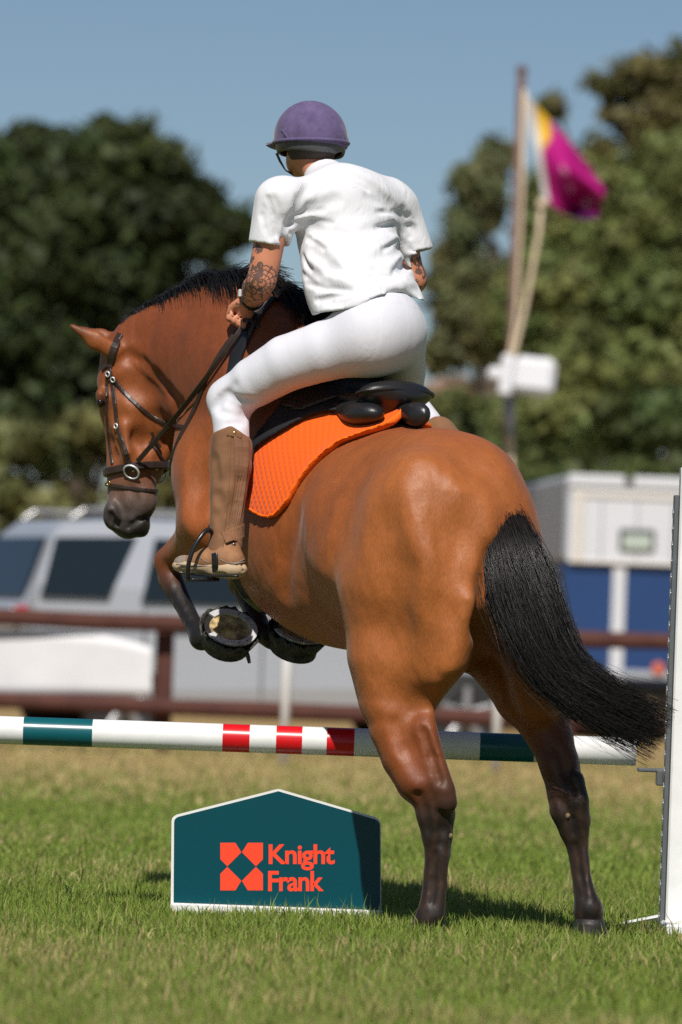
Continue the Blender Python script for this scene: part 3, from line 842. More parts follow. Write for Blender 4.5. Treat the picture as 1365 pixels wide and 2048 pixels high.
padpoly = padpoly + [(.505, padpoly[-1][1] + .03), (.505, 1.93), (.80, 1.93), (.96, 1.68), (1.10, padpoly[0][1] + .12), (1.10, padpoly[0][1] - .0)]
PF = Field(TR_LO - .1, TR_HI + .12, .008)
PF.add(shell(padpoly, .001, .019, .042, real=True), .003)
PV, PQ = PF.mesh(1)
M_PAD = mat('orange_quilt', lin(236, 92, 14), rough=.85, spec=.2, sheen=.2)
def quilt(m):
    nt = m.node_tree; N = nt.nodes; L = nt.links; b = N['Principled BSDF']
    g = N.new('ShaderNodeNewGeometry')
    def dot(v):
        d = N.new('ShaderNodeVectorMath'); d.operation = 'DOT_PRODUCT'; L.new(g.outputs['Position'], d.inputs[0]); d.inputs[1].default_value = v; return d.outputs['Value']
    k = 1 / .026
    outs = []
    for sg in (1, -1):
        v = (AX.x * k, AX.y * k, sg * .80 * k)
        fr = N.new('ShaderNodeMath'); fr.operation = 'PINGPONG'; L.new(dot(v), fr.inputs[0]); fr.inputs[1].default_value = .5; outs.append(fr.outputs[0])
    mn = N.new('ShaderNodeMath'); mn.operation = 'MULTIPLY'; L.new(outs[0], mn.inputs[0]); L.new(outs[1], mn.inputs[1])
    pw = N.new('ShaderNodeMath'); pw.operation = 'POWER'; L.new(mn.outputs[0], pw.inputs[0]); pw.inputs[1].default_value = .4
    bp = N.new('ShaderNodeBump'); bp.inputs['Strength'].default_value = .9; bp.inputs['Distance'].default_value = .007
    L.new(pw.outputs[0], bp.inputs['Height']); L.new(bp.outputs[0], b.inputs['Normal'])
quilt(M_PAD)
M_BIND = mat('orange_binding', lin(240, 104, 24), rough=.8, spec=.2)
pad = empty('saddle_pad', SLZ(.8, 0, 1.9), 'bright orange quilted saddle pad under the black saddle', 'saddle pad')
put('quilted_cloth', mesh_np('quilted_cloth', PV, PQ), M_PAD, pad, True)
BF = Field(TR_LO - .1, TR_HI + .12, .008); BF.add(shell(padpoly, -.004, .024, .042, inner=.014, real=True), .003)
BV, BQ = BF.mesh(3); put('binding', mesh_np('binding', BV, BQ), M_BIND, pad, True)

M_LEA = mat('black_leather', (.014, .014, .016), rough=.36, spec=.5, var=.25, vscale=12, bump=.25, bscale=180, bdist=.002)
M_LEA2 = mat('black_suede', (.013, .014, .018), rough=.75, spec=.3, var=.25, vscale=14, bump=.3, bscale=240, bdist=.002)
saddle = empty('saddle', SLZ(.8, 0, 1.95), 'black leather jumping saddle under the rider in white', 'saddle')
flpx = [(502, 918), (504, 900), (530, 880), (554, 866), (595, 842), (632, 826), (670, 822), (690, 826)]
fp = [surf_slz(x, y, .04) for (x, y) in flpx]; fpoly = [(q[0], q[2]) for q in fp if q]
fpoly = fpoly + [(fpoly[-1][0] - .02, 1.86), (.82, 1.86), (.92, 1.72), (1.06, 1.48), (1.04, 1.36), (.98, 1.36)]
LFd = Field(TR_LO - .1, TR_HI + .12, .009); LFd.add(shell(fpoly, .022, .042, .02, real=True), .004)
V, Q = LFd.mesh(2); put('flap', mesh_np('flap', V, Q), M_LEA2, saddle, True)
sk = Field(TR_LO - .1, TR_HI + .12, .009)
skpoly = [(.66, 1.79), (.72, 1.72), (.84, 1.66), (.93, 1.68), (.88, 1.84), (.62, 1.88)]
sk.add(shell(skpoly, .036, .054, .02, real=True), .004); V, Q = sk.mesh(2); put('skirt', mesh_np('skirt', V, Q), M_LEA, saddle, True)
# seat: cantle rim, dished seat, pommel
zc = H(775, 800, .58).z
SF = Field(nv(SLZ(.75, 0, 1.9)) - .55, nv(SLZ(.75, 0, 1.9)) + .55, .0075)
zr = H(785, 764, .52).z; zs = H(722, 716, .82).z
SF.add(s_ell(SLZ(.575, .012, zr - .036), (.072, .142, .044), (AX + UP * -.25, LF, UP + AX * .25)), .01)        # cantle
SF.add(s_ell(SLZ(.72, 0, zr - .045), (.22, .120, .045), (AX, LF, UP)), .03)                                   # seat
SF.add(s_ell(SLZ(.86, 0, zs - .075), (.17, .095, .070), (AX + UP * .2, LF, UP - AX * .2)), .05)
SF.add(s_ell(SLZ(1.0, 0, zs - .05), (.09, .085, .055), (AX, LF, UP)), .05)                                    # pommel
SF.add(s_ell(SLZ(.66, .01, zr - .070), (.12, .105, .046), (AX, LF, UP)), .02)
SF.add(s_ell(SLZ(.60, .01, zr - .078), (.055, .128, .044), (AX, LF, UP)), .015)
V, Q = SF.mesh(2); seat = put('seat', mesh_np('seat', V, Q), M_LEA, saddle, True)
bead = []
for a in np.linspace(-math.pi * .62, math.pi * .62, 31):
    bead.append(SLZ(.575 - .068 * math.cos(a), 0.012 + .147 * math.sin(a), zr - .036 + .016 * math.cos(a)))
MB().tube(bead, .0055, 8).build('cantle_binding', M_LEA, seat, True)
for (x, y, dd, rw, rh) in ((731, 827, .42, 46, 25), (842, 829, .56, 22, 24)):
    pf = Field(nv(H(x, y, dd)) - .35, nv(H(x, y, dd)) + .35, .008)
    sg = 1 if x < 780 else -1; q_ = surf_slz(x, y + rh * .8, .022) or (.5, -.1, 1.75); c = SLZ(q_[0], q_[1], q_[2]) + UP * rp(rh * .8, .5)
    ra, rl = ((.095, .055) if sg > 0 else (.055, .030)); pf.add(s_ell(c + AX * .015, (ra, rl, rp(rh, .5)), (AX, LF, UP)), .02)
    pf.add(s_seg(c + AX * .03, c + AX * .22 + UP * .03, rp(rh, .5) * .8, rp(rh, .5) * .6), .03)
    V, Q = pf.mesh(2); put('panel', mesh_np('panel', V, Q), M_LEA, saddle, True)
# stirrup leather, iron
mb = MB(); mb.strap([SLZ(.98, .30, 1.62), SLZ(1.0, .335, 1.40), H(436, 1030, .70), H(415, 1066, .68)], [LF] * 4, .024, .004); mb.build('stirrup_leather', M_LEA, saddle)
M_IRON = mat('black_stirrup', (.018, .018, .02), rough=.28, spec=.6, metal=.3)
mb = MB(); io = [(376, 1158, .60), (376, 1140, .59), (380, 1118, .585), (390, 1092, .59), (403, 1072, .60), (414, 1060, .615), (422, 1062, .63), (428, 1078, .655), (432, 1105, .67), (434, 1135, .68), (432, 1160, .68)]
mb.tube(bez([nv(H(*p)) for p in io], 40), .0075, 8)
mb.box(H(404, 1159, .64), (.105, .055, .013), Matrix.Rotation(.55, 3, 'Z') @ Matrix.Rotation(-.06, 3, 'Y'), bev=.003)
mb.build('stirrup', M_IRON, saddle, True)
mb = MB(); mb.tube([SLZ(.98, 0, ZB(.98) - .01) + LF * .01] * 1 + [SLZ(.98, .2, ZB(.98) + .05)], .02, 6); 
gp, gn = HF.ring(SLZ(1.17, 0, 1.45), LF, UP, 36, .7)
mb = MB(); mb.strap(gp, gn, .07, .008, closed=True); mb.build('girth', M_LEA, saddle)

# ------------------------------------------------------------------ bridle
M_BRI = mat('brown_bridle_leather', (.030, .017, .013), rough=.42, spec=.5, var=.3, vscale=30)
M_BRASS = mat('brass', (.62, .44, .16), rough=.3, metal=1)
bridle = empty('bridle', H(262, 840, hd), 'dark brown leather bridle with flash noseband on the horse', 'bridle')
def on(pts, lift=.004, n=24):
    """polyline of pixels laid on the horse's surface"""
    xs = bez([(x, y, 0) for (x, y) in pts], n); ps = []; ns = []
    for (x, y, _) in xs:
        p, g = HF.hit(x, y, .8, 2.2)
        if p is None: continue
        ps.append(p + g * lift); ns.append(g)
    return ps, ns
HMID = H(262, 800, hd)
def mirror(p):
    v = p - HMID; hl = Vector(HL); return p - hl * 2 * v.dot(hl)
def strap_on(name, pts, w, th=.005, n=24, far=True, lift=.002):
    ps, ns = on(pts, lift, n)
    o = MB().strap(ps, ns, w, th).build(name, M_BRI, bridle)
    if far:
        q = [mirror(p) for p in ps]; qn = [mirror(HMID + v) - HMID for v in ns]
        q2 = []
        for p, v in zip(q, qn):          # settle on the far cheek
            a = HF.sample(np.array([nv(p)]))[0]; q2.append(p - v * max(min(a, .06), -.06) + v * .003)
        MB().strap(q2, qn, w, th).build(name, M_BRI, bridle)
    return o
strap_on('headpiece', [(243, 668), (232, 688), (224, 712), (220, 735)], .026, .006)
strap_on('browband', [(226, 716), (217, 727), (207, 738)], .020, .006, 12)
strap_on('cheekpiece', [(221, 738), (226, 770), (232, 815), (236, 850), (247, 885), (256, 915), (262, 926)], .015, .005)
strap_on('noseband_cheek', [(216, 742), (214, 790), (216, 850), (222, 900), (226, 928)], .011, .004)
strap_on('throatlash', [(228, 757), (252, 788), (280, 815), (315, 838), (345, 850), (372, 855)], .013, .005)
def loop(name, a, b, w, th=.006, cz=0):
    A_ = H(*a); B_ = H(*b); c = A_.lerp(B_, .5); ps, ns = HF.ring(c, B_ - A_, HL, 32, .2)
    MB().strap([p + n.normalized() * .002 for p, n in zip(ps, ns)], ns, w, th, closed=True).build(name, M_BRI, bridle)
loop('noseband', (206, 945, hd), (330, 932, hd), .026, .012)
loop('flash_strap', (208, 968, hd), (318, 982, hd), .012, .005)
MB().strap(*on([(300, 882), (330, 925)], .004, 8), .009, .004).build('flash_keeper', M_BRI, bridle)
def ringobj(name, c, n, R, r, m, parent, ref=(0, 0, 1), k=24):
    e1, e2, nn = frame(n, ref); pts = [Vector(c) + (e1 * math.cos(a) + e2 * math.sin(a)) * R for a in np.linspace(0, 2 * math.pi, k + 1)]
    return MB().tube(pts, r, 8, cap=False).build(name, m, parent, True)
bp_, bn_ = HF.hit(266, 940, .8, 2.2)
ringobj('bit_ring', bp_ + bn_ * .012 + Vector((0, 0, -.0)), bn_, .027, .0035, M_STEEL, bridle)
fb = mirror(bp_ + bn_ * .012)
ringobj('bit_ring', fb + Vector((.02, 0, 0)), (.3, -.8, .3), .033, .0035, M_STEEL, bridle)
MB().tube([bp_, fb], .006, 8).build('bit_mouthpiece', M_STEEL, bridle, True)
for (x, y) in ((219, 748), (229, 758), (310, 934), (222, 966), (236, 852)):
    p, g = HF.hit(x, y, .8, 2.2)
    if p is not None: e1, e2, nn = frame(g, (0, 0, 1)); ringobj('buckle', p + g * .009, g, .0085, .0022, M_BRASS if x > 300 or y > 960 else M_STEEL, bridle, k=12)
HAND = H(497, 636, 1.0)
r0 = bp_ + bn_ * .014 + Vector((.012, -.004, .022))
rp_ = []; rn_ = []
for t in np.linspace(0, 1, 28):
    x = 276 + (498 - 276) * t; y = 922 + (636 - 922) * t + 10 * math.sin(math.pi * t)
    dl = (1 - t) * (r0.y - D0) + t * (HAND.y - D0); q, g = HF.hit(x, y, .5, 2.2)
    if q is not None: dl = min(dl, q.y - D0 - .012)
    rp_.append(H(x, y, dl)); rn_.append(Vector((.3, -.9, .25)))
MB().strap(bez([nv(p) for p in rp_[::4]] + [nv(HAND)], 30), [rn_[0]] * 30, .017, .005).build('rein', M_BRI, bridle)
rb = [fb + Vector((.03, 0, .0)), H(352, 925, hd + .06), H(395, 895, 1.62), H(480, 790, 1.62), H(560, 690, 1.5)]
MB().strap(bez([nv(p) for p in rb], 24), [Vector((.35, -.9, .2))] * 24, .016, .005).build('rein', M_BRI, bridle)
MB().strap(bez([nv(p) for p in (HAND, H(520, 655, .98), H(548, 672, .98), H(556, 640, 1.03), H(540, 622, 1.08))], 20), [Vector((.2, -.9, .4))] * 20, .014, .004).build('rein', M_BRI, bridle)
MB().strap(*on([(306, 862), (318, 895)], .010, 6), .010, .006).build('rein_stop', M_BRI, bridle)
# neck strap of the martingale
nst = empty('martingale', H(430, 800, 1.2), 'thin dark martingale neck strap round the base of the horse neck', 'martingale')
ps, ns = HF.ring(H(470, 760, 1.17), H(540, 640, 1.12) - H(400, 850, 1.2), NL, 40, .5)
MB().strap([p + n.normalized() * .002 for p, n in zip(ps, ns)], ns, .016, .005, closed=True).build('neck_strap', M_BRI, nst)
# ------------------------------------------------------------------ the rider
def skin_material():
    m = mat('tattooed_skin', lin(192, 126, 96), rough=.5, spec=.4, var=.10, vscale=18)
    nt = m.node_tree; N = nt.nodes; L = nt.links; b = N['Principled BSDF']
    src = b.inputs['Base Color'].links[0].from_socket
    g = N.new('ShaderNodeNewGeometry')
    el = H(524, 566, .66)
    sub = N.new('ShaderNodeVectorMath'); sub.operation = 'SUBTRACT'; L.new(g.outputs['Position'], sub.inputs[0]); sub.inputs[1].default_value = el
    ln = N.new('ShaderNodeVectorMath'); ln.operation = 'LENGTH'; L.new(sub.outputs[0], ln.inputs[0])
    sp = N.new('ShaderNodeSeparateXYZ'); L.new(sub.outputs[0], sp.inputs[0])
    an = N.new('ShaderNodeMath'); an.operation = 'ARCTAN2'; L.new(sp.outputs['Z'], an.inputs[0]); L.new(sp.outputs['X'], an.inputs[1])
    def M(op, a, c=None, d=None):
        n = N.new('ShaderNodeMath'); n.operation = op
        for i, v in enumerate((a, c, d)):
            if v is None: continue
            if isinstance(v, (int, float)): n.inputs[i].default_value = v
            else: L.new(v, n.inputs[i])
        return n.outputs[0]
    spokes = M('GREATER_THAN', M('COSINE', M('MULTIPLY', an.outputs[0], 12)), .80)
    rings = M('GREATER_THAN', M('COSINE', M('ADD', M('MULTIPLY', ln.outputs['Value'], 440), M('MULTIPLY', M('COSINE', M('MULTIPLY', an.outputs[0], 12)), .7))), .62)
    web = M('MAXIMUM', spokes, rings)
    inr = M('MULTIPLY', M('LESS_THAN', ln.outputs['Value'], .064), M('GREATER_THAN', ln.outputs['Value'], .011))
    web = M('MULTIPLY', web, inr)
    vo = N.new('ShaderNodeTexNoise'); vo.inputs['Scale'].default_value = 48; vo.inputs['Detail'].default_value = 4; L.new(g.outputs['Position'], vo.inputs['Vector'])
    bl = M('GREATER_THAN', vo.outputs[0], .51)
    # dense patchwork on the outer side of the arms only, from mid upper arm to wrist
    out = M('LESS_THAN', sp.outputs['X'], .004)
    farm = M('GREATER_THAN', sp.outputs['X'], .25)
    bl = M('MULTIPLY', bl, M('MAXIMUM', out, farm))
    zl = M('MULTIPLY', M('LESS_THAN', sp.outputs['Z'], .16), M('GREATER_THAN', sp.outputs['Z'], -.055))
    bl = M('MULTIPLY', bl, zl)
    ink = M('MULTIPLY', M('MAXIMUM', web, bl), .8)
    mx = N.new('ShaderNodeMix'); mx.data_type = 'RGBA'; L.new(ink, mx.inputs[0]); L.new(src, mx.inputs[6]); mx.inputs[7].default_value = (.035, .038, .042, 1)
    L.new(mx.outputs[2], b.inputs['Base Color'])
    b.inputs['Subsurface Weight'].default_value = .08; b.inputs['Subsurface Radius'].default_value = (.012, .005, .003)
    return m
M_SKIN = skin_material()
def cloth_material(name, color, folds=.5, rough=.85, weave=900):
    m = mat(name, color, rough=rough, spec=.25, var=.025, vscale=9, sheen=.15)
    nt = m.node_tree; N = nt.nodes; L = nt.links; b = N['Principled BSDF']
    tc = [n for n in N if n.type == 'TEX_COORD'][0]
    mp = N.new('ShaderNodeMapping'); mp.inputs['Scale'].default_value = (1, 1, .45); mp.inputs['Rotation'].default_value = (0, .5, .3); L.new(tc.outputs['Object'], mp.inputs[0])
    n1 = N.new('ShaderNodeTexNoise'); n1.inputs['Scale'].default_value = 11; n1.inputs['Detail'].default_value = 3; n1.inputs['Distortion'].default_value = 1.2; L.new(mp.outputs[0], n1.inputs['Vector'])
    n2 = N.new('ShaderNodeTexNoise'); n2.inputs['Scale'].default_value = weave; n2.inputs['Detail'].default_value = 2; L.new(tc.outputs['Object'], n2.inputs['Vector'])
    b1 = N.new('ShaderNodeBump'); b1.inputs['Strength'].default_value = folds; b1.inputs['Distance'].default_value = .02; L.new(n1.outputs[0], b1.inputs['Height'])
    n3 = N.new('ShaderNodeTexNoise'); n3.inputs['Scale'].default_value = 34; n3.inputs['Detail'].default_value = 3; n3.inputs['Distortion'].default_value = 2.0; L.new(mp.outputs[0], n3.inputs['Vector'])
    b3 = N.new('ShaderNodeBump'); b3.inputs['Strength'].default_value = folds * .8; b3.inputs['Distance'].default_value = .006; L.new(n3.outputs[0], b3.inputs['Height']); L.new(b1.outputs[0], b3.inputs['Normal'])
    b2 = N.new('ShaderNodeBump'); b2.inputs['Strength'].default_value = .12; b2.inputs['Distance'].default_value = .001; L.new(n2.outputs[0], b2.inputs['Height']); L.new(b3.outputs[0], b2.inputs['Normal'])
    L.new(b2.outputs[0], b.inputs['Normal'])
    return m
M_SHIRT = cloth_material('white_cotton', (.66, .655, .685), .30)
M_BREECH = cloth_material('white_breeches', (.62, .615, .665), .14, .75)
M_HEL = mat('purple_velvet', lin(92, 80, 114), rough=.9, spec=.15, var=.28, vscale=30, sheen=.25, bump=.3, bscale=70, bdist=.004)
M_RIM = mat('grey_helmet_shell', (.065, .065, .07), rough=.45, var=.2, vscale=30)
M_CHAP = mat('brown_suede', lin(122, 88, 64), rough=.92, spec=.12, var=.30, vscale=14, bump=.3, bscale=160, bdist=.002, sheen=.1)
M_ELAS = mat('brown_elastic', lin(124, 92, 70), rough=.9, spec=.15, var=.1, vscale=20)
M_BOOTU = mat('brown_boot_leather', lin(142, 102, 72), rough=.75, spec=.25, var=.3, vscale=22, bump=.3, bscale=120, bdist=.003)
M_BSOLE = mat('tan_rubber_sole', lin(176, 152, 122), rough=.8, var=.12, vscale=30)
M_TOE = mat('grey_suede_toe', lin(128, 116, 104), rough=.9, var=.2, vscale=40)

rider = empty('person', H(700, 900, .8), 'rider in white shirt, white breeches and purple helmet leaning over the horse', 'person')
rL = Vector((-.84, -.54, 0)); rF = Vector((-.54, .84, 0))
sh_l = H(556, 402, .70); sh_r = H(795, 418, 1.02)
el_l = H(524, 560, .70); wr_l = H(500, 604, .96)
el_r = H(826, 560, 1.05); wr_r = H(700, 640, 1.25)
hip_l = H(752, 690, .58); hip_r = H(806, 695, .78)
kn_l = H(458, 798, .80); an_l = H(458, 1080, .66)
kn_r = H(800, 815, 1.28); an_r = H(905, 905, 1.10)
allp = [sh_l, sh_r, el_l, wr_l, kn_l, an_l, H(340, 1160, .8), H(620, 190, 1.0), kn_r, H(900, 1120, 1.15)]
blo = np.minimum.reduce([nv(p) for p in allp]) - .22; bhi = np.maximum.reduce([nv(p) for p in allp]) + .22
RB = Field(blo, bhi, .0065)
px = lambda k, d=.8: rp(k, d)
# trunk of the body
RB.add(s_ell(H(760, 662, .66), (.120, .10, .12), (rL, rF, UP)), .05)
RB.add(s_seg(H(752, 640, .68), H(716, 550, .78), .105, .108, (rF, .8)), .06)
RB.add(s_seg(H(716, 550, .78), H(690, 455, .86), .118, .128, (rF, .8)), .06)
RB.add(s_seg(sh_l.lerp(sh_r, .12), sh_l.lerp(sh_r, .88), .050, .050), .04)
RB.add(s_seg(H(655, 385, .92), H(634, 335, .99), .055, .052), .04)        # neck
RB.add(s_ell(H(622, 280, 1.02), (.078, .095, .115), (rL, rF, UP)), .03)  # head
RB.add(s_ell(H(606, 322, 1.09), (.055, .06, .06), (rL, rF, UP)), .03)     # jaw
RB.add(s_ell(H(592, 308, 1.155), (.012, .022, .016), (rL, rF, UP)), .012)  # nose
for (x, d) in ((571, .97), (668, 1.10)): RB.add(s_ell(H(x, 300, d), (.008, .022, .032), (rL, rF, UP)), .008)  # ears
# arms
RB.add(s_seg(sh_l, el_l, .046, .043), .02); RB.add(s_seg(sh_l.lerp(el_l, .45), sh_l.lerp(el_l, .8), .046, .046), .02)
RB.add(s_seg(el_l, el_l.lerp(wr_l, .4), .048, .046), .015); RB.add(s_seg(el_l.lerp(wr_l, .4), wr_l, .046, .030), .015)
RB.add(s_seg(sh_r, el_r, .046, .042), .02); RB.add(s_seg(el_r, wr_r, .046, .030), .02)
def hand(wr, fwd, down, sd):
    """closed hand: palm, four curled fingers, thumb along the side"""
    fwd = fwd.normalized(); down = (down - fwd * down.dot(fwd)).normalized(); sd = fwd.cross(down).normalized() * sd
    pc = wr + fwd * .05
    RB.add(s_seg(wr, pc, .027, .033, (sd, .62)), .012)
    for i, (o, ln) in enumerate(((-.029, .9), (-.010, 1.0), (.009, .95), (.027, .78))):
        k = pc + fwd * .034 + down * o
        m = k + fwd * .022 * ln - sd * .020; t = m - fwd * .030 * ln - sd * .022; e = t - fwd * .014 * ln + sd * .012
        RB.add(s_seg(pc + down * o * .8, k, .0125, .0115), .006); RB.add(s_seg(k, m, .0108, .0098), .003); RB.add(s_seg(m, t, .0098, .0088), .003); RB.add(s_seg(t, e, .0088, .008), .003)
    b = wr + fwd * .030 - down * .030
    m = b + fwd * .030 - down * .012 - sd * .010; t = m + fwd * .026 + down * .006 - sd * .010
    RB.add(s_seg(b, m, .0145, .012), .01); RB.add(s_seg(m, t, .0118, .0095), .003)
hand(wr_l, H(488, 622, 1.0) - wr_l + Vector((-.01, .02, -.015)), Vector((.75, .1, -.5)), -1)
hand(wr_r, H(640, 655, 1.32) - wr_r, Vector((-.4, .2, -.8)), 1)
# legs
RB.add(s_seg(hip_l, H(600, 726, .69), .075, .066), .05); RB.add(s_seg(H(600, 726, .69), kn_l, .066, .046), .03)
RB.add(s_seg(kn_l, H(463, 915, .73), .045, .044), .02); RB.add(s_seg(H(463, 915, .73), an_l + Vector((0, .01, 0)), .046, .028), .02)
RB.add(s_seg(an_l, H(460, 1125, .64), .036, .034), .02); RB.add(s_seg(H(462, 1128, .64), H(368, 1133, .70), .030, .026), .02)
RB.add(s_seg(H(794, 695, .80), kn_r, .068, .050), .04); RB.add(s_seg(kn_r, an_r, .053, .05), .03); RB.add(s_seg(an_r, H(900, 1090, 1.12), .05, .036), .02); RB.add(s_seg(H(900, 1090, 1.12), H(850, 1130, 1.25), .034, .028), .02)
V, Q = RB.solid(2); put('body', mesh_np('rider_body', V, Q), M_SKIN, rider, True)

# shirt (a hollow shell cut at hem, sleeves and neck)
def plane(pt, n):        # solid half space n.(p-pt) > 0
    pt = nv(pt); n = nv(n) / np.linalg.norm(nv(n))
    return (lambda x, y, z: -((x - pt[0]) * n[0] + (y - pt[1]) * n[1] + (z - pt[2]) * n[2])), blo, bhi
TLO = np.minimum.reduce([nv(p) for p in (H(480, 700, .3), H(900, 700, 1.3), H(680, 280, .5))]); THI = np.maximum.reduce([nv(p) for p in (H(480, 700, .3), H(900, 260, 1.3), H(680, 280, 1.4))])
ST = Field(TLO, THI, .005)
def shirt_shapes(F, g, k=.05):
    F.add(s_ell(H(742, 622, .68), (.182 + g, .160 + g, .12 + g), (rL, rF, UP)), k)
    F.add(s_seg(H(742, 605, .70), H(717, 560, .78), .168 + g, .176 + g, (rF, .75)), k)
    F.add(s_seg(H(717, 560, .78), H(694, 470, .86), .178 + g, .178 + g, (rF, .72)), k)
    F.add(s_seg(sh_l.lerp(sh_r, .08), sh_l.lerp(sh_r, .92), .082 + g, .082 + g), k)
    F.add(s_ell(H(688, 410, .85), (.165 + g, .115 + g, .125 + g), (rL, rF, UP)), k)
    F.add(s_seg(H(670, 400, .88), H(645, 345, .97), .10 + g, .064 + g), k)
SLV = []
for (a, b) in ((sh_l, el_l), (sh_r, el_r)):
    SLV.append((a, b, a.lerp(b, .56)))
shirt_shapes(ST, 0.0)
ST.add(s_seg(H(690, 392, .86), H(772, 398, .98), .085, .070), .05)
ST.add(s_seg(sh_l, H(536, 505, .70), .076, .067), .03)
ST.add(s_seg(sh_r, H(838, 515, 1.03), .074, .056), .03)
def below(pt, n, a, b, r):
    """the part of a thick arm capsule beyond a plane"""
    pf = plane(pt, n)[0]; cf, lo, hi = s_seg(a, b, r, r)
    return (lambda x, y, z: np.maximum(pf(x, y, z), cf(x, y, z))), lo, hi
# sleeve openings, hem, collar
nl_ = (Vector((-.14, 0, -1))).normalized()
ST.cut(below(H(535, 490, .70), nl_, H(520, 490, .69), H(510, 640, .69), .090), .004)
ST.cut(below(H(838, 503, 1.03), Vector((.25, 0, -1)), H(860, 500, 1.04), H(866, 640, 1.06), .078), .004)
ST.cut(s_seg(H(537, 476, .70), H(530, 560, .70), .048, .052), .004)
ST.cut(s_seg(H(836, 495, 1.03), H(840, 580, 1.05), .040, .046), .004)
def hem_fn(x, y, z):
    xs = 682.5 + FPX * x / y
    hx = np.interp(xs, [560, 581, 605, 629, 665, 705, 725, 743, 772, 800, 830, 851, 880], [655, 646, 634, 624, 620, 612, 598, 590, 586, 590, 600, 611, 618])
    zz = CAM_H + (1274 + (xs - 682.5) * math.tan(ROLL) - hx) * (y / FPX)
    return (z - zz) * .9
ST.cut((lambda x, y, z: hem_fn(x, y, z), TLO, THI), .003)
ST.cut(s_ell(H(756, 650, .67), (.176, .150, .125), (rL, rF, UP)), .004)
ST.cut(plane(H(640, 345, .97), (H(634, 325, 1.0) - H(655, 385, .92)).normalized()), .004)
ST.cut(s_seg(H(642, 352, .97), H(630, 310, 1.0), .056, .056), .004)
# folds pressed into the cloth
rgf = random.Random(3)
for (pl, r_, dp) in (([(578, 440), (620, 415), (670, 400)], .020, .007), ([(580, 455), (630, 455), (690, 468)], .018, .006), ([(582, 478), (625, 500), (660, 530)], .020, .007), ([(586, 505), (615, 540), (650, 560)], .016, .006),
                     ([(816, 440), (780, 410), (740, 392)], .020, .007), ([(818, 462), (775, 455), (730, 462)], .018, .007), ([(820, 490), (790, 505), (750, 520)], .020, .007), ([(824, 520), (795, 545), (760, 560)], .016, .006),
                     ([(604, 572), (640, 590), (690, 596)], .012, .006), ([(600, 598), (640, 606), (680, 606)], .012, .006), ([(838, 580), (800, 584), (770, 576)], .012, .006), ([(640, 572), (700, 578), (740, 572)], .014, .006), ([(660, 540), (720, 548), (770, 538)], .016, .004),
                     ([(700, 350), (745, 372), (780, 410)], .016, .004), ([(620, 372), (600, 400), (585, 440)], .014, .005), ([(530, 420), (548, 455), (560, 486)], .014, .005), ([(548, 400), (560, 440), (566, 470)], .012, .004), ([(806, 420), (826, 460), (836, 490)], .012, .004), ([(574, 452), (571, 480), (568, 500)], .010, .008), ([(690, 480), (700, 520), (712, 556)], .03, .004)):
    groove(ST, pl, r_, dp * .68, .022)
for pl in ([(580, 436), (612, 424), (648, 420)], [(581, 448), (622, 440), (664, 446)], [(582, 466), (618, 478), (648, 498)], [(584, 486), (606, 512), (624, 540)], [(590, 520), (606, 548), (628, 566)],
           [(814, 432), (786, 424), (756, 424)], [(818, 452), (788, 448), (752, 456)], [(820, 474), (796, 482), (766, 500)], [(822, 500), (802, 522), (786, 548)],
           [(612, 566), (650, 578), (700, 582)], [(606, 588), (630, 600), (664, 602)], [(840, 592), (806, 592), (778, 584)], [(720, 560), (760, 552), (800, 556)], [(640, 600), (690, 590), (730, 584)], [(536, 396), (546, 430), (552, 470)], [(524, 430), (530, 455), (540, 476)], [(660, 350), (700, 362), (736, 380)]):
    groove(ST, pl, .0085, .0045, .009)
V, Q = ST.solid(1); shirt = put('shirt', mesh_np('shirt', V, Q), M_SHIRT, rider, True)
def on_f(F, pts, lift=.003, n=20):
    xs = bez([(x, y, 0) for (x, y) in pts], n); ps = []; ns = []
    for (x, y, _) in xs:
        p, g = F.hit(x, y)
        if p is not None: ps.append(p + g * lift); ns.append(g)
    return ps, ns
for pl in ([(604, 366), (588, 400), (580, 440), (575, 470)], [(770, 372), (796, 410), (812, 450), (822, 488)], [(612, 384), (680, 372), (768, 384)]):
    q, qn = on_f(ST, pl, -.0012, 24); MB().tube(q, .0024, 6).build('seam', M_SHIRT, shirt, True)
q, qn = on_f(ST, [(512, 470), (535, 478), (560, 486)], -.001, 14); MB().tube(q, .0018, 6).build('seam', M_SHIRT, shirt, True)
# breeches
BR = Field(blo, bhi, .0065)
BR.add(s_ell(H(764, 662, .64), (.146, .125, .14), (rL, rF, UP)), .05)
BR.add(s_ell(H(735, 668, .58), (.095, .10, .11), (rL, rF, UP)), .06); BR.add(s_ell(H(794, 668, .72), (.080, .095, .105), (rL, rF, UP)), .05)
BR.add(s_seg(H(752, 640, .68), H(735, 590, .74), .125, .12, (rF, .85)), .04)
chain(BR, [(735, 682, .60, 66), (650, 702, .64, 60), (575, 726, .69, 56), (510, 764, .75, 50), (459, 800, .80, 40)], .05)
chain(BR, [(459, 800, .80, 40), (462, 840, .76, 36), (464, 880, .74, 36)], .04)
chain(BR, [(798, 700, .78, 54), (802, 745, .95, 49), (806, 800, 1.26, 40), (850, 850, 1.2, 36)], .05)
BR.cut((lambda x, y, z: z - H(462, 882, .74).z + 0 * x, nv(H(400, 1000, .6)) - .05, nv(H(520, 900, .9)) + nv((0, 0, .03))), .004)
for pl in ([(500, 826), (470, 812), (442, 796)], [(497, 834), (466, 830), (438, 822)], [(490, 845), (460, 848)], [(440, 800), (428, 815)], [(470, 770), (452, 790), (440, 812)], [(505, 800), (480, 800), (458, 786)]): groove(BR, pl, .010, .004, .018)
V, Q = BR.solid(2); bre = put('breeches', mesh_np('breeches', V, Q), M_BREECH, rider, True)
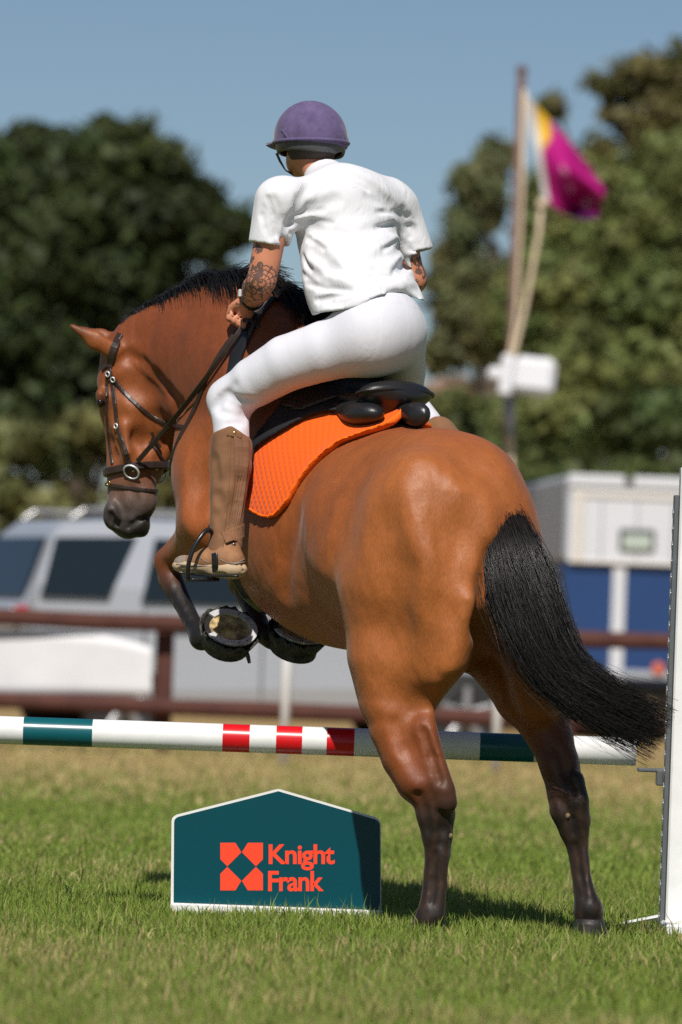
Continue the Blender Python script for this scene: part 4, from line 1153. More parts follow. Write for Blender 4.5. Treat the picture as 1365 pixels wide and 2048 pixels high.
for pl in ([(768, 622), (764, 660), (752, 700), (735, 715)], [(742, 610), (800, 606), (846, 622)]):
    q, qn = on_f(BR, pl, -.0012, 26); MB().tube(q, .0022, 6).build('seam', M_BREECH, bre, True)

# half chaps
def chapfn(left=True):
    C = Field(blo, bhi, .0065)
    if left:
        chain(C, [(464, 850, .74, 39), (463, 900, .73, 42), (462, 935, .72, 42), (457, 985, .70, 37), (454, 1040, .68, 33.5), (452, 1085, .665, 33), (449, 1106, .66, 36)], .03)
        tl = H(463, 853, .73).z
        C.cut((lambda x, y, z: -(z - tl - .7 * np.abs(x - H(463, 853, .73).x) * -.35), blo, bhi), .003) if False else None
        def topcut(x, y, z):
            dx = (x - H(463, 850, .7).x); zt_ = H(463, 851, .7).z - np.where(dx < 0, -dx * .42, dx * .62)
            return zt_ - z
        C.cut((lambda x, y, z: topcut(x, y, z), nv(H(380, 900, .4)), nv(H(560, 780, 1.1))), .003)
        bz = H(450, 1113, .66)
        C.cut((lambda x, y, z: z - bz.z - .35 * np.maximum(x - bz.x, 0) + 0 * y, nv(H(380, 1200, .4)), nv(H(560, 1105, 1.1))), .003)
        for pl in ([(438, 990), (452, 1030), (470, 1058)], [(432, 1030), (450, 1062), (478, 1070)], [(480, 960), (470, 1010), (462, 1050)], [(430, 920), (436, 960)]): groove(C, pl, .012, .005, .02)
    else:
        chain(C, [(878, 868, 1.16, 36), (905, 905, 1.11, 38), (905, 1000, 1.12, 36), (900, 1085, 1.12, 33)], .03)
    return C
CL = chapfn(True); V, Q = CL.mesh(2); chL = put('half_chap', mesh_np('half_chap', V, Q), M_CHAP, rider, True)
CR = chapfn(False); V, Q = CR.mesh(2); put('half_chap', mesh_np('half_chap_far', V, Q), M_CHAP, rider, True)
def on_f(F, pts, lift=.003, n=20):
    xs = bez([(x, y, 0) for (x, y) in pts], n); ps = []; ns = []
    for (x, y, _) in xs:
        p, g = F.hit(x, y)
        if p is not None: ps.append(p + g * lift); ns.append(g)
    return ps, ns
# ribbed elastic panel with stitched edge, snap tab, ankle strap
ps, ns = on_f(CL, [(483, 872), (484, 920), (478, 975), (470, 1030), (466, 1062)], -.002, 24)
MB().strap(ps, ns, [rp(34 - 12 * i / 23, .7) for i in range(len(ps))], .004).build('elastic_panel', M_ELAS, chL)
for k in range(5):
    q, qn = on_f(CL, [(470 + k * 6.5, 876), (471 + k * 6.5, 925), (466 + k * 5.4, 980), (459 + k * 4.6, 1035), (456 + k * 4.2, 1058)], .0015, 20)
    if len(q) > 3: MB().tube(q, .0016, 5).build('rib', M_CHAP, chL)
q, qn = on_f(CL, [(461, 862), (459, 930), (455, 1000), (448, 1060), (446, 1100)], .001, 24); MB().strap(q, qn, .006, .0025).build('seam', M_CHAP, chL)
q, qn = on_f(CL, [(455, 866), (470, 869), (482, 872)], .002, 8); tabo = MB().strap(q, qn, .018, .004).build('snap_tab', M_CHAP, chL)
M_SNAP = mat('brass_snap', (.45, .36, .16), rough=.35, metal=1)
M_SNAP2 = mat('steel_snap', (.25, .25, .26), rough=.35, metal=1)
for (x, y, m_) in ((469, 866, M_SNAP), (467, 1089, M_SNAP2)):
    p, g = CL.hit(x, y)
    vs, fs = cone_solid(p + g * .004, g, (0, 0, 1), [(0, .0065), (.003, .0055), (.004, .003)], 1, 10); MB().add(vs, fs).build('snap', m_, chL, True)
q, qn = on_f(CL, [(447, 1076), (460, 1073), (474, 1068), (486, 1062)], .003, 8); MB().strap(q, qn, [.05] * len(q), .003).build('ankle_tab', M_CHAP, chL)
MB().box(H(435, 1096, .63), (.006, .006, .022), bev=.001).build('zip_pull', M_IRON, chL)

# boots
def boot(ht, tt, ank, name):
    F_ = Field(np.minimum(nv(ht), nv(tt)) - .16, np.maximum(nv(ht), nv(tt)) + .16, .006)
    up = Vector((0, 0, 1)); d = (tt - ht).normalized()
    F_.add(s_seg(ht + up * .022, ht + d * .09 + up * .024, .040, .040), .02); F_.add(s_seg(ht + d * .09 + up * .02, tt + up * .002, .038, .028), .02)
    F_.add(s_seg(ank, ht + d * .03 + up * .03, .043, .040), .03)
    F_.cut((lambda x, y, z: z - (ht.z - .012) - (x - ht.x) * 0 + 0 * y, F_.lo, nv(F_.lo) * 0 + nv((9, 99, ht.z + .02))), .003)
    V, Q = F_.mesh(2); up_ = put(name, mesh_np(name, V, Q), M_BOOTU, rider, True)
    S_ = Field(np.minimum(nv(ht), nv(tt)) - .12, np.maximum(nv(ht), nv(tt)) + .12, .006)
    S_.add(s_seg(ht, tt, .046, .037, (up, .62)), .01); S_.add(s_seg(ht - up * .008, ht + d * .05 - up * .008, .044, .04, (up, .6)), .01)
    groove(S_, [(370, 1142), (420, 1143), (440, 1147), (488, 1141)], .004, .003, .004); groove(S_, [(362, 1134), (420, 1137), (488, 1132)], .004, .003, .004)
    V, Q = S_.mesh(1); put('sole', mesh_np(name + '_sole', V, Q), M_BSOLE, up_, True)
    return F_, up_
ht = H(466, 1137, .62); tt = H(367, 1132, .70)
BFd, bo = boot(ht, tt, H(455, 1095, .65), 'boot')
tc_ = Field(nv(tt) - .08, nv(tt) + .08, .005); tc_.add(s_ell(tt + Vector((.004, -.002, .010)), (.036, .034, .026), None), .01); V, Q = tc_.mesh(2); put('toe_cap', mesh_np('toe_cap', V, Q), M_TOE, bo, True)
for (pl, r_, m_) in (([(352, 1128), (380, 1131), (420, 1132), (455, 1130), (490, 1124)], .0028, M_TOE), ([(356, 1144), (390, 1149), (430, 1152), (478, 1152)], .0034, M_IRON), ([(440, 1118), (452, 1124), (472, 1126), (490, 1118)], .002, M_TOE), ([(398, 1112), (410, 1122), (425, 1128)], .002, M_TOE)):
    q = [H(x, y, .50) for (x, y) in pl]; q2 = []
    for (x, y) in [(a_[0], a_[1]) for a_ in bez([(x, y, 0) for (x, y) in pl], 16)]:
        h1, g1_ = BFd.hit(x, y)
        if h1 is None or y > 1126: h1 = P(x, y, (ht.lerp(tt, min(max((466 - x) / 99, 0), 1))).y - .043)
        q2.append(h1)
    MB().tube(q2, r_, 6).build('welt', m_, bo, True)
boot(H(900, 1118, 1.10), H(830, 1118, 1.22), H(900, 1085, 1.12), 'boot')
MB().strap(*on_f(BFd, [(432, 1108), (433, 1125), (433, 1146)], .006, 8), .022, .005).build('chap_strap', M_IRON, chL)

# helmet: cover, rim, harness
hc = H(622, 284, 1.02)
hU = (UP + rF * .02 - rL * .06).normalized(); hF = (rF - UP * .02).normalized()
HE = Field(nv(hc) - .24, nv(hc) + .24, .005)
HE.add(s_ell(hc + hU * .004, (.118, .140, .132), (rL, hF, hU)), .01)
HE.cut(plane(hc - hU * .012 + Vector((0, 0, -.004)), -hU), .006)
HE.add(s_ell(hc + hF * .125 - hU * .012, (.085, .06, .010), (rL, hF, hU)), .012)      # peak
V, Q = HE.mesh(1); hel = put('helmet', mesh_np('helmet', V, Q), M_HEL, rider, True)
q, qn = HE.ring(hc - hU * .004, rL, hF, 40, .3)
MB().tube(q + [q[0]], .0062, 8, cap=False).build('cover_hem', M_HEL, hel, True)
for pl in ([(587, 296), (584, 262), (592, 232), (604, 214), (616, 206)], [(656, 298), (661, 262), (655, 236), (643, 216), (630, 206)]):
    q, qn = on_f(HE, pl, -.0005, 24); MB().tube(q, .0022, 6).build('seam', M_HEL, hel, True)
for pl in ([(562, 258), (570, 266), (577, 278)], [(572, 254), (570, 266), (566, 280)], [(684, 250), (688, 266), (690, 282)]):
    q, qn = on_f(HE, pl, -.001, 10)
    if len(q) > 3: MB().tube(q, [.002 + .004 * math.sin(math.pi * k / (len(q) - 1)) for k in range(len(q))], 7).build('ruck', M_HEL, hel, True)
RM = Field(nv(hc) - .24, nv(hc) + .24, .005)
RM.add(s_ell(hc + hU * .0, (.112, .132, .122), (rL, hF, hU)), .01); RM.cut(plane(hc - hU * .008, hU), .004); RM.cut(plane(hc - hU * .046, -hU), .006)
RM.cut(s_ell(hc, (.098, .118, .13), (rL, hF, hU)), .004)
for x in (568, 612, 668): 
    pc = H(x, 318, .98 if x < 640 else 1.0); RM.cut(s_ell(pc, (.026, .12, .020), (rL, rF, UP)), .012) if x != 612 else None
V, Q = RM.mesh(2); put('helmet_rim', mesh_np('helmet_rim', V, Q), M_RIM, hel, True)
MB().strap([H(554, 306, 1.04), H(561, 322, 1.04), H(572, 340, 1.05), H(592, 352, 1.10)], [rL] * 4, .012, .003).build('chin_strap', M_IRON, hel)
# hair at the nape
M_NAPE = mat('cropped_hair', (.05, .035, .03), rough=.8, var=.3, vscale=90)
NH = Field(nv(hc) - .2, nv(hc) + .2, .006); NH.add(s_ell(H(624, 290, 1.0), (.080, .095, .085), (rL, rF, UP)), .01); NH.cut(plane(H(626, 322, 1.0), -UP), .006); V, Q = NH.mesh(1); put('hair', mesh_np('hair', V, Q), M_NAPE, rider, True)
# wristwatch
wd = (wr_l - el_l).normalized(); wc = el_l.lerp(wr_l, .80)
e1, e2, nn = frame(wd, (0, 0, 1)); q = [wc + (e1 * math.cos(a) + e2 * math.sin(a)) * .038 for a in np.linspace(0, 2 * math.pi, 20, endpoint=False)]
wat = MB().strap(q, [p - wc for p in q], .022, .005, closed=True).build('wristwatch', M_IRON, rider)
MB().box(wc + e2 * .0 + Vector((-.040, -.012, .012)), (.012, .026, .026), bev=.003).build('watch_case', M_STEEL, wat)
# ------------------------------------------------------------------ ground and grass
def ground_material():
    m = bpy.data.materials.new('turf'); m.use_nodes = True; nt = m.node_tree; N = nt.nodes; L = nt.links; b = N['Principled BSDF']
    b.inputs['Roughness'].default_value = .95; b.inputs['Specular IOR Level'].default_value = .1
    g = N.new('ShaderNodeNewGeometry'); sp = N.new('ShaderNodeSeparateXYZ'); L.new(g.outputs['Position'], sp.inputs[0])
    n1 = N.new('ShaderNodeTexNoise'); n1.inputs['Scale'].default_value = 1.3; n1.inputs['Detail'].default_value = 6; L.new(g.outputs['Position'], n1.inputs['Vector'])
    n2 = N.new('ShaderNodeTexNoise'); n2.inputs['Scale'].default_value = 24; n2.inputs['Detail'].default_value = 4; L.new(g.outputs['Position'], n2.inputs['Vector'])
    rp0 = N.new('ShaderNodeValToRGB'); el = rp0.color_ramp.elements
    el[0].position = .3; el[0].color = (.085, .12, .022, 1); el[1].position = .7; el[1].color = (.17, .165, .05, 1)
    L.new(n1.outputs[0], rp0.inputs[0])
    dry = N.new('ShaderNodeValToRGB'); el = dry.color_ramp.elements; el[0].position = .3; el[0].color = (.26, .175, .075, 1); el[1].position = .7; el[1].color = (.36, .25, .12, 1); L.new(n2.outputs[0], dry.inputs[0])
    mr = N.new('ShaderNodeMapRange'); mr.inputs[1].default_value = 27; mr.inputs[2].default_value = 37
    wob = N.new('ShaderNodeMath'); wob.operation = 'MULTIPLY_ADD'; wob.inputs[1].default_value = 9; L.new(n1.outputs[0], wob.inputs[0]); 
    sb = N.new('ShaderNodeMath'); sb.operation = 'SUBTRACT'; sb.inputs[1].default_value = 4.5; L.new(sp.outputs['Y'], sb.inputs[0]); L.new(sb.outputs[0], wob.inputs[2])
    L.new(wob.outputs[0], mr.inputs[0])
    mx = N.new('ShaderNodeMix'); mx.data_type = 'RGBA'; L.new(mr.outputs[0], mx.inputs[0]); L.new(rp0.outputs[0], mx.inputs[6]); L.new(dry.outputs[0], mx.inputs[7])
    L.new(mx.outputs[2], b.inputs['Base Color'])
    bp = N.new('ShaderNodeBump'); bp.inputs['Strength'].default_value = .6; bp.inputs['Distance'].default_value = .03; L.new(n2.outputs[0], bp.inputs['Height']); L.new(bp.outputs[0], b.inputs['Normal'])
    return m
xs = np.array([-900, -300, -80, -20, -6, -3, 0, 3, 6, 20, 80, 300, 900.]); ys = np.array([-40, 0, 8, 12, 16, 20, 26, 34, 45, 60, 90, 150, 400, 1500.])
V = np.array([(x, y, 0) for y in ys for x in xs]); n = len(xs)
Fq = np.array([(j * n + i, j * n + i + 1, (j + 1) * n + i + 1, (j + 1) * n + i) for j in range(len(ys) - 1) for i in range(n - 1)])
tag(put('ground', mesh_np('ground', V, Fq), ground_material()), 'mown green turf of the show field', 'ground', kind='structure')

def grass_patch(name, y0, y1, margin, dens, hmin, hmax, width, label, seed, mixdry):
    rg = np.random.default_rng(seed)
    # rows of strips so that the density follows the widening view
    PX = []; 
    nstrip = 40
    for k in range(nstrip):
        a = y0 + (y1 - y0) * k / nstrip; b = y0 + (y1 - y0) * (k + 1) / nstrip; hw = 682 * b / FPX + margin
        c = int(dens * (b - a) * 2 * hw)
        PX.append(np.stack([rg.uniform(-hw, hw, c), rg.uniform(a, b, c)], 1))
    B = np.concatenate(PX); N_ = len(B)
    # tufts
    fx = np.sin(B[:, 0] * 5.1 + 1.7 * np.sin(B[:, 1] * 3.3)) + np.sin(B[:, 1] * 4.3 + 2.1 * np.sin(B[:, 0] * 2.9)) + .8 * np.sin(B[:, 0] * 13 + B[:, 1] * 9)
    fx2 = np.sin(B[:, 0] * 1.7 + B[:, 1] * .9 + 2) + np.sin(B[:, 1] * 1.3 - B[:, 0] * .8)
    hgt = rg.uniform(hmin, hmax, N_) * (.85 + .16 * fx / 2) * np.where(rg.random(N_) < .06, rg.uniform(1.3, 1.9, N_), 1)
    ang = rg.uniform(0, 2 * math.pi, N_); lean = np.abs(rg.normal(.35, .35, N_)); la = rg.uniform(0, 2 * math.pi, N_)
    w = width * rg.uniform(.6, 1.3, N_)
    dx = np.stack([np.cos(ang), np.sin(ang), 0 * ang], 1) * (w / 2)[:, None]
    ld = np.stack([np.cos(la), np.sin(la), 0 * la], 1) * (hgt * lean)[:, None]
    P0 = np.concatenate([B, np.zeros((N_, 1))], 1)
    up = np.zeros((N_, 3)); up[:, 2] = hgt
    mid = P0 + up * .55 + ld * .3; tip = P0 + up * (1 - .25 * np.minimum(lean, 1.2))[:, None] + ld
    Vv = np.stack([P0 - dx, P0 + dx, mid + dx * .75, mid - dx * .75, tip], 1).reshape(-1, 3)
    o = np.arange(N_) * 5
    quad = np.stack([o, o + 1, o + 2, o + 3], 1); tri = np.stack([o + 3, o + 2, o + 4], 1)
    g1 = np.array((.175, .27, .036)); g2 = np.array((.28, .335, .068)); g3 = np.array((.125, .175, .03)); st = np.array((.58, .46, .21))
    r = rg.random(N_)[:, None]; C = g1 * (1 - r) + g2 * r
    dk = (rg.random(N_) < .25)[:, None]; C = np.where(dk, g3, C)
    pd = np.clip(mixdry + .20 * np.clip((14.2 - B[:, 1]) / 2.5, 0, 1) + .75 * np.clip((B[:, 1] - 28 - 1.5 * fx2) / 8, 0, 1) + .10 * fx2 + .05 * fx, .02, .95)
    C = np.where((rg.random(N_) < pd)[:, None], st * rg.uniform(.55, 1.1, (N_, 1)), C)
    me = mesh_np(name, Vv, [quad, tri]); vcol(me, 'blade', np.repeat(C, 5, 0))
    o = put(name, me, M_GRASS, None, True)
    return tag(o, label, 'grass', kind='stuff')
M_GRASS = mat('grass_blades', (1, 1, 1), rough=.55, spec=.3, attr='blade')
_b = M_GRASS.node_tree.nodes['Principled BSDF']
_t = M_GRASS.node_tree.nodes.new('ShaderNodeBsdfTranslucent'); _m = M_GRASS.node_tree.nodes.new('ShaderNodeMixShader'); _m.inputs[0].default_value = .3
_a = [n for n in M_GRASS.node_tree.nodes if n.type == 'ATTRIBUTE'][0]; M_GRASS.node_tree.links.new(_a.outputs['Color'], _t.inputs[0])
_o = [n for n in M_GRASS.node_tree.nodes if n.type == 'OUTPUT_MATERIAL'][0]
M_GRASS.node_tree.links.new(_b.outputs[0], _m.inputs[1]); M_GRASS.node_tree.links.new(_t.outputs[0], _m.inputs[2]); M_GRASS.node_tree.links.new(_m.outputs[0], _o.inputs[0])
grass_patch('grass', 11.6, 16.2, .35, 7200, .032, .072, .0042, 'short sunlit grass with dry blades along the bottom of the picture', 21, .17)
grass_patch('grass', 16.2, 21.0, .45, 6200, .030, .072, .0046, 'short green grass around the horse hooves and the sign', 22, .10)
grass_patch('grass', 21.0, 29.0, .7, 1900, .03, .055, .008, 'green grass behind the sign and the jump', 23, .08)
grass_patch('grass', 29.0, 44.0, 1.2, 480, .03, .06, .014, 'dry straw-coloured grass in front of the brown fence', 24, .14)

# ------------------------------------------------------------------ jump: pole, stand, sign
DP = 17.98               # distance of the jump
M_WHITE = mat('white_paint', (.75, .75, .74), rough=.38, spec=.5, var=.09, vscale=9, color2=None)
M_TEAL = mat('teal_paint', lin(10, 84, 92), rough=.3, spec=.5, var=.06, vscale=10)
M_RED = mat('red_paint', lin(205, 22, 32), rough=.3, spec=.5, var=.06, vscale=10)
pl = [(-300, 'W'), (48, 'T'), (186, 'W'), (446, 'R'), (500, 'W'), (553, 'R'), (605, 'W'), (654, 'R'), (709, 'W'), (960, 'T'), (1068, 'W'), (1272, None)]
def pole_axis(x): return P(x, 1460 + (x) * (1504 - 1460) / 1280, DP + .0)
pa = pole_axis(-300); pb = pole_axis(1272)
mb = MB(); RP = rp(28, .79); nseg = 24
t_ax = (pb - pa).normalized(); e1, e2, _ = frame(t_ax, (0, 0, 1))
vs = []; fs = []; mi = []
order = {'W': 0, 'T': 1, 'R': 2}
stations = []
for (x, c), (x2, _) in zip(pl[:-1], pl[1:]): stations.append((x, order[c])); 
stations.append((1272, None))
for i, (x, c) in enumerate(stations):
    q = pole_axis(x); q = pa + t_ax * (q - pa).dot(t_ax)
    for j in range(nseg): a = 2 * math.pi * j / nseg; vs.append(q + (e1 * math.cos(a) + e2 * math.sin(a)) * RP)
for i in range(len(stations) - 1):
    for j in range(nseg): fs.append((i * nseg + j, (i + 1) * nseg + j, (i + 1) * nseg + (j + 1) % nseg, i * nseg + (j + 1) % nseg)); mi.append(stations[i][1])
fs.append(tuple(range(nseg))); mi.append(0); fs.append(tuple((len(stations) - 1) * nseg + j for j in range(nseg - 1, -1, -1))); mi.append(0)
mb.v = [tuple(v) for v in vs]; mb.f = fs; mb.m = mi
jp = mb.build('jump_pole', [M_WHITE, M_TEAL, M_RED], None, True)
tag(jp, 'horizontal white jump pole with teal and red bands under the horse', 'jump pole')

# stand: white post with slotted steel track, cup and feet
M_TRACK = mat('grey_track', (.16, .17, .18), rough=.45, metal=.6, var=.15, vscale=30)
M_SLOT = mat('slot_edge', (.55, .56, .57), rough=.4, metal=.7)
js_b = P(1339, 1845, DP - .10); js_b.z = 0
stand = empty('jump_stand', js_b, 'white jump stand post with grey slotted track at the right edge', 'jump stand')
top = P(1388, 935, DP - .05).z
pw_ = .135
MB().box((js_b.x + .052, js_b.y, top / 2), (pw_, .10, top), bev=.006).build('post', M_WHITE, stand)
xl = js_b.x + .052 - pw_ / 2
trk_top = P(1355, 990, DP - .1).z
tk = MB(); tk.box((xl - .010, js_b.y + .0, trk_top / 2 + .01), (.016, .060, trk_top - .02), bev=.002); tko = tk.build('track', M_TRACK, stand)
nsl = 26
for k in range(nsl):
    z = .06 + (trk_top - .12) * k / (nsl - 1)
    MB().box((xl - .0195, js_b.y - .012, z), (.004, .026, .024), Matrix.Rotation(.5, 3, 'X'), bev=.001).build('slot', M_SLOT, tko)
cz = pole_axis(1272).z - RP
cup = MB(); cup.box((xl - .055, js_b.y + .09, cz - .012), (.09, .085, .012), bev=.003); cup.box((xl - .030, js_b.y + .05, cz - .035), (.022, .06, .05), bev=.003); cup.build('cup', M_TRACK, stand)
ft = MB(); a_ = Vector((xl - .09, js_b.y - .02, .012)); 
ft.tube([(xl + .0, js_b.y + .08, .055), (xl - .12, js_b.y + .20, .02)], [.022, .020], 8, squash=((0, 0, 1), .5)); ft.build('foot', M_WHITE, stand)
ft = MB(); ft.box((js_b.x + .12, js_b.y, .025), (.30, .62, .05), bev=.006); ft.build('foot', M_WHITE, stand)

# sign board
M_SIGN = mat('teal_print', lin(2, 66, 76), rough=.3, spec=.35, var=.03, vscale=4)
M_EDGE = mat('white_board_edge', (.72, .71, .68), rough=.5)
M_LOGO = mat('orange_red_print', lin(250, 72, 44), rough=.4, spec=.3)
DS = 17.98
so_ = P(553, 1838, DS); so_.z = 0
def SP(x, y, off=0.0): 
    p = P(x, y, DS); return Vector((p.x, DS + off, p.z))
outl = [(342, 1848), (344, 1642), (345, 1636), (349, 1632), (355, 1629), (552, 1579), (557, 1578), (562, 1579), (750, 1634), (757, 1638), (761, 1643), (762, 1650), (763, 1848)]
sign = empty('sign_board', so_, 'teal house-shaped sign board with orange-red logo lettering standing in the grass', 'sign')
def plate(pts, y0, y1, inset=0):
    c = Vector((sum(p.x for p in pts) / len(pts), 0, sum(p.z for p in pts) / len(pts)))
    mb = MB(); n = len(pts); vs = [Vector((p.x, y0, p.z)) for p in pts] + [Vector((p.x, y1, p.z)) for p in pts]
    fs = [tuple(range(n)), tuple(range(2 * n - 1, n - 1, -1))] + [(i, i + n, (i + 1) % n + n, (i + 1) % n) for i in range(n)]
    return mb.add(vs, fs)
op = [SP(x, y) for (x, y) in outl]
plate(op, DS, DS + .03).build('board', M_EDGE, sign)
ipx = [(348, 1834), (349, 1645), (350, 1639), (354, 1635), (358, 1633), (552, 1583.5), (557, 1582), (562, 1583.5), (748, 1637.5), (755, 1641), (759, 1646), (760, 1652), (761, 1834)]
plate([SP(x, y) for (x, y) in ipx], DS - .003, DS + .002).build('printed_face', M_SIGN, sign)
MB().box((so_.x, DS + .012, .022), (rp(424, .79), .10, .044), bev=.004).build('base', M_EDGE, sign)
def flat(name, pts, m=M_LOGO):
    return plate([SP(x, y) for (x, y) in pts], DS - .0038, DS - .0032).build(name, m, sign)
# emblem: four corner shapes around a diamond
x0, x1, y0, y1 = 441.5, 526.5, 1685, 1780; cx, cy = (x0 + x1) / 2, (y0 + y1) / 2
dxm, dym = 28.5, 30      # half size of the diamond
ch = 14
g_ = .6
flat('emblem_tile', [(x0, y0), (x0 + 30, y0), (cx - g_, y0 + 19), (cx - dxm, cy - g_), (x0, y0 + 33)])
flat('emblem_tile', [(x1, y0), (x1, y0 + 33), (cx + dxm, cy - g_), (cx + g_, y0 + 19), (x1 - 30, y0)])
flat('emblem_tile', [(x0, y1), (x0, y1 - 33), (cx - dxm, cy + g_), (cx - g_, y1 - 19), (x0 + 30, y1)])
flat('emblem_tile', [(x1, y1), (x1 - 30, y1), (cx + g_, y1 - 19), (cx + dxm, cy + g_), (x1, y1 - 33)])
def word(txt, xa, xb, ybase, ycap, ytop_char):
    cu = bpy.data.curves.new('word', 'FONT'); cu.body = txt; cu.extrude = 0.0; cu.offset = .022; cu.space_character = .93
    ob = bpy.data.objects.new('tmp', cu); COL.objects.link(ob)
    bpy.context.view_layer.update()
    dg = bpy.context.evaluated_depsgraph_get(); me = bpy.data.meshes.new_from_object(ob.evaluated_get(dg))
    bpy.data.objects.remove(ob)
    n = len(me.vertices); co = np.zeros(n * 3); me.vertices.foreach_get('co', co); co = co.reshape(-1, 3)
    mnx, mxx = co[:, 0].min(), co[:, 0].max(); cap = .729 + .014     # cap height of the built-in face
    A_ = SP(xa, ybase); B_ = SP(xb, ybase); T_ = SP(xa, ycap)
    W = np.zeros((n, 3)); u = (co[:, 0] - mnx) / (mxx - mnx); v = (co[:, 1] + .014) / (cap + .014)
    for k in range(3): W[:, k] = A_[k] + (B_[k] - A_[k]) * u + (T_[k] - A_[k]) * v
    W[:, 1] = DS - .0036
    me.vertices.foreach_set('co', W.ravel().astype(np.float32)); me.update()
    o = put('lettering', me, M_LOGO, sign); o['label'] = 'orange-red word ' + txt
word('Knight', 538, 670, 1727, 1686, 1683)
word('Frank', 537, 648, 1781, 1739, 1739)

# ------------------------------------------------------------------ post-and-rail fence
M_RAIL = mat('brown_rail', lin(92, 58, 50), rough=.8, spec=.25, var=.3, vscale=5, bump=.5, bscale=30, color2=lin(70, 42, 37))
DFN = 41.0
fence = empty('rail_fence', G(320, DFN), 'brown post and rail fence running behind the jump', 'fence')
fa = P(-420, 1219, DFN - .7); fb_ = P(1800, 1302, DFN + .7)
def rail(ya, yb, r_):
    a = P(-1300, ya - 32, DFN - .6); b = P(2600, yb + 31, DFN + .6); rg = random.Random(ya)
    pts = [a.lerp(b, k / 24) + Vector((0, 0, rg.uniform(-.006, .006))) for k in range(25)]
    MB().tube(pts, [r_ * rg.uniform(.92, 1.08) for _ in pts], 12, squash=((0, 1, 0), .7)).build('rail', M_RAIL, fence, True)
rail(1218, 1300, .062); rail(1388, 1462, .064)
for (x, w_) in ((-1270, .13), (-470, .13), (322, .135), (1128, .135), (1930, .135)):
    b = G(x, DFN + .10 + (x - 322) / 2000 * 1.0)
    tz = P(x, 1228 + (x - 322) * .037, DFN).z
    MB().box((b.x, b.y, tz / 2 - .05), (w_, .13, tz + .10), bev=.015).build('post', M_RAIL, fence)
M_WPOST = mat('white_plastic', (.76, .76, .76), rough=.45, var=.04, vscale=10)
for (x, ytop, yb, d_, lab) in ((567, 1225, 1535, 38.6, 'white marker post between the car and the jump pole, below the front hooves'), (991, 1250, 1546, 38.9, 'white marker post seen between the hind legs of the horse')):
    b = P(x, yb, d_); b.z = 0; t = P(x, ytop, d_).z
    mb = MB(); mb.tube([(b.x, b.y, -.05), (b.x, b.y, t - .03), (b.x, b.y, t)], [.034, .034, .022], 14)
    tag(mb.build('marker_post', M_WPOST, None, True), lab, 'post', 'white marker posts')
# white sheet hung on the fence
M_BAN = mat('white_sheet', (.66, .66, .68), rough=.55, var=.05, vscale=4)
tops = [(-420, 1262), (-200, 1258), (0, 1259), (80, 1260), (160, 1265), (230, 1275), (280, 1287), (304, 1296)]
mb = MB(); vs = []; fs = []
cols = bez([(x, y, 0) for (x, y) in tops], 40)
for i, (x, y, _) in enumerate(cols):
    for j in range(7):
        q = P(x, y + (1392 - y) * j / 6, DFN - .13 + .004 * math.sin(x * .03 + j * .3)); vs.append(q)
for i in range(39):
    for j in range(6): fs.append((i * 7 + j, i * 7 + j + 1, (i + 1) * 7 + j + 1, (i + 1) * 7 + j))
o = mb.add(vs, fs).build('banner', M_BAN, None, True); sm = o.modifiers.new('thick', 'SOLIDIFY'); sm.thickness = .004
tag(o, 'plain white sheet hung between the fence rails left of the post', 'banner')
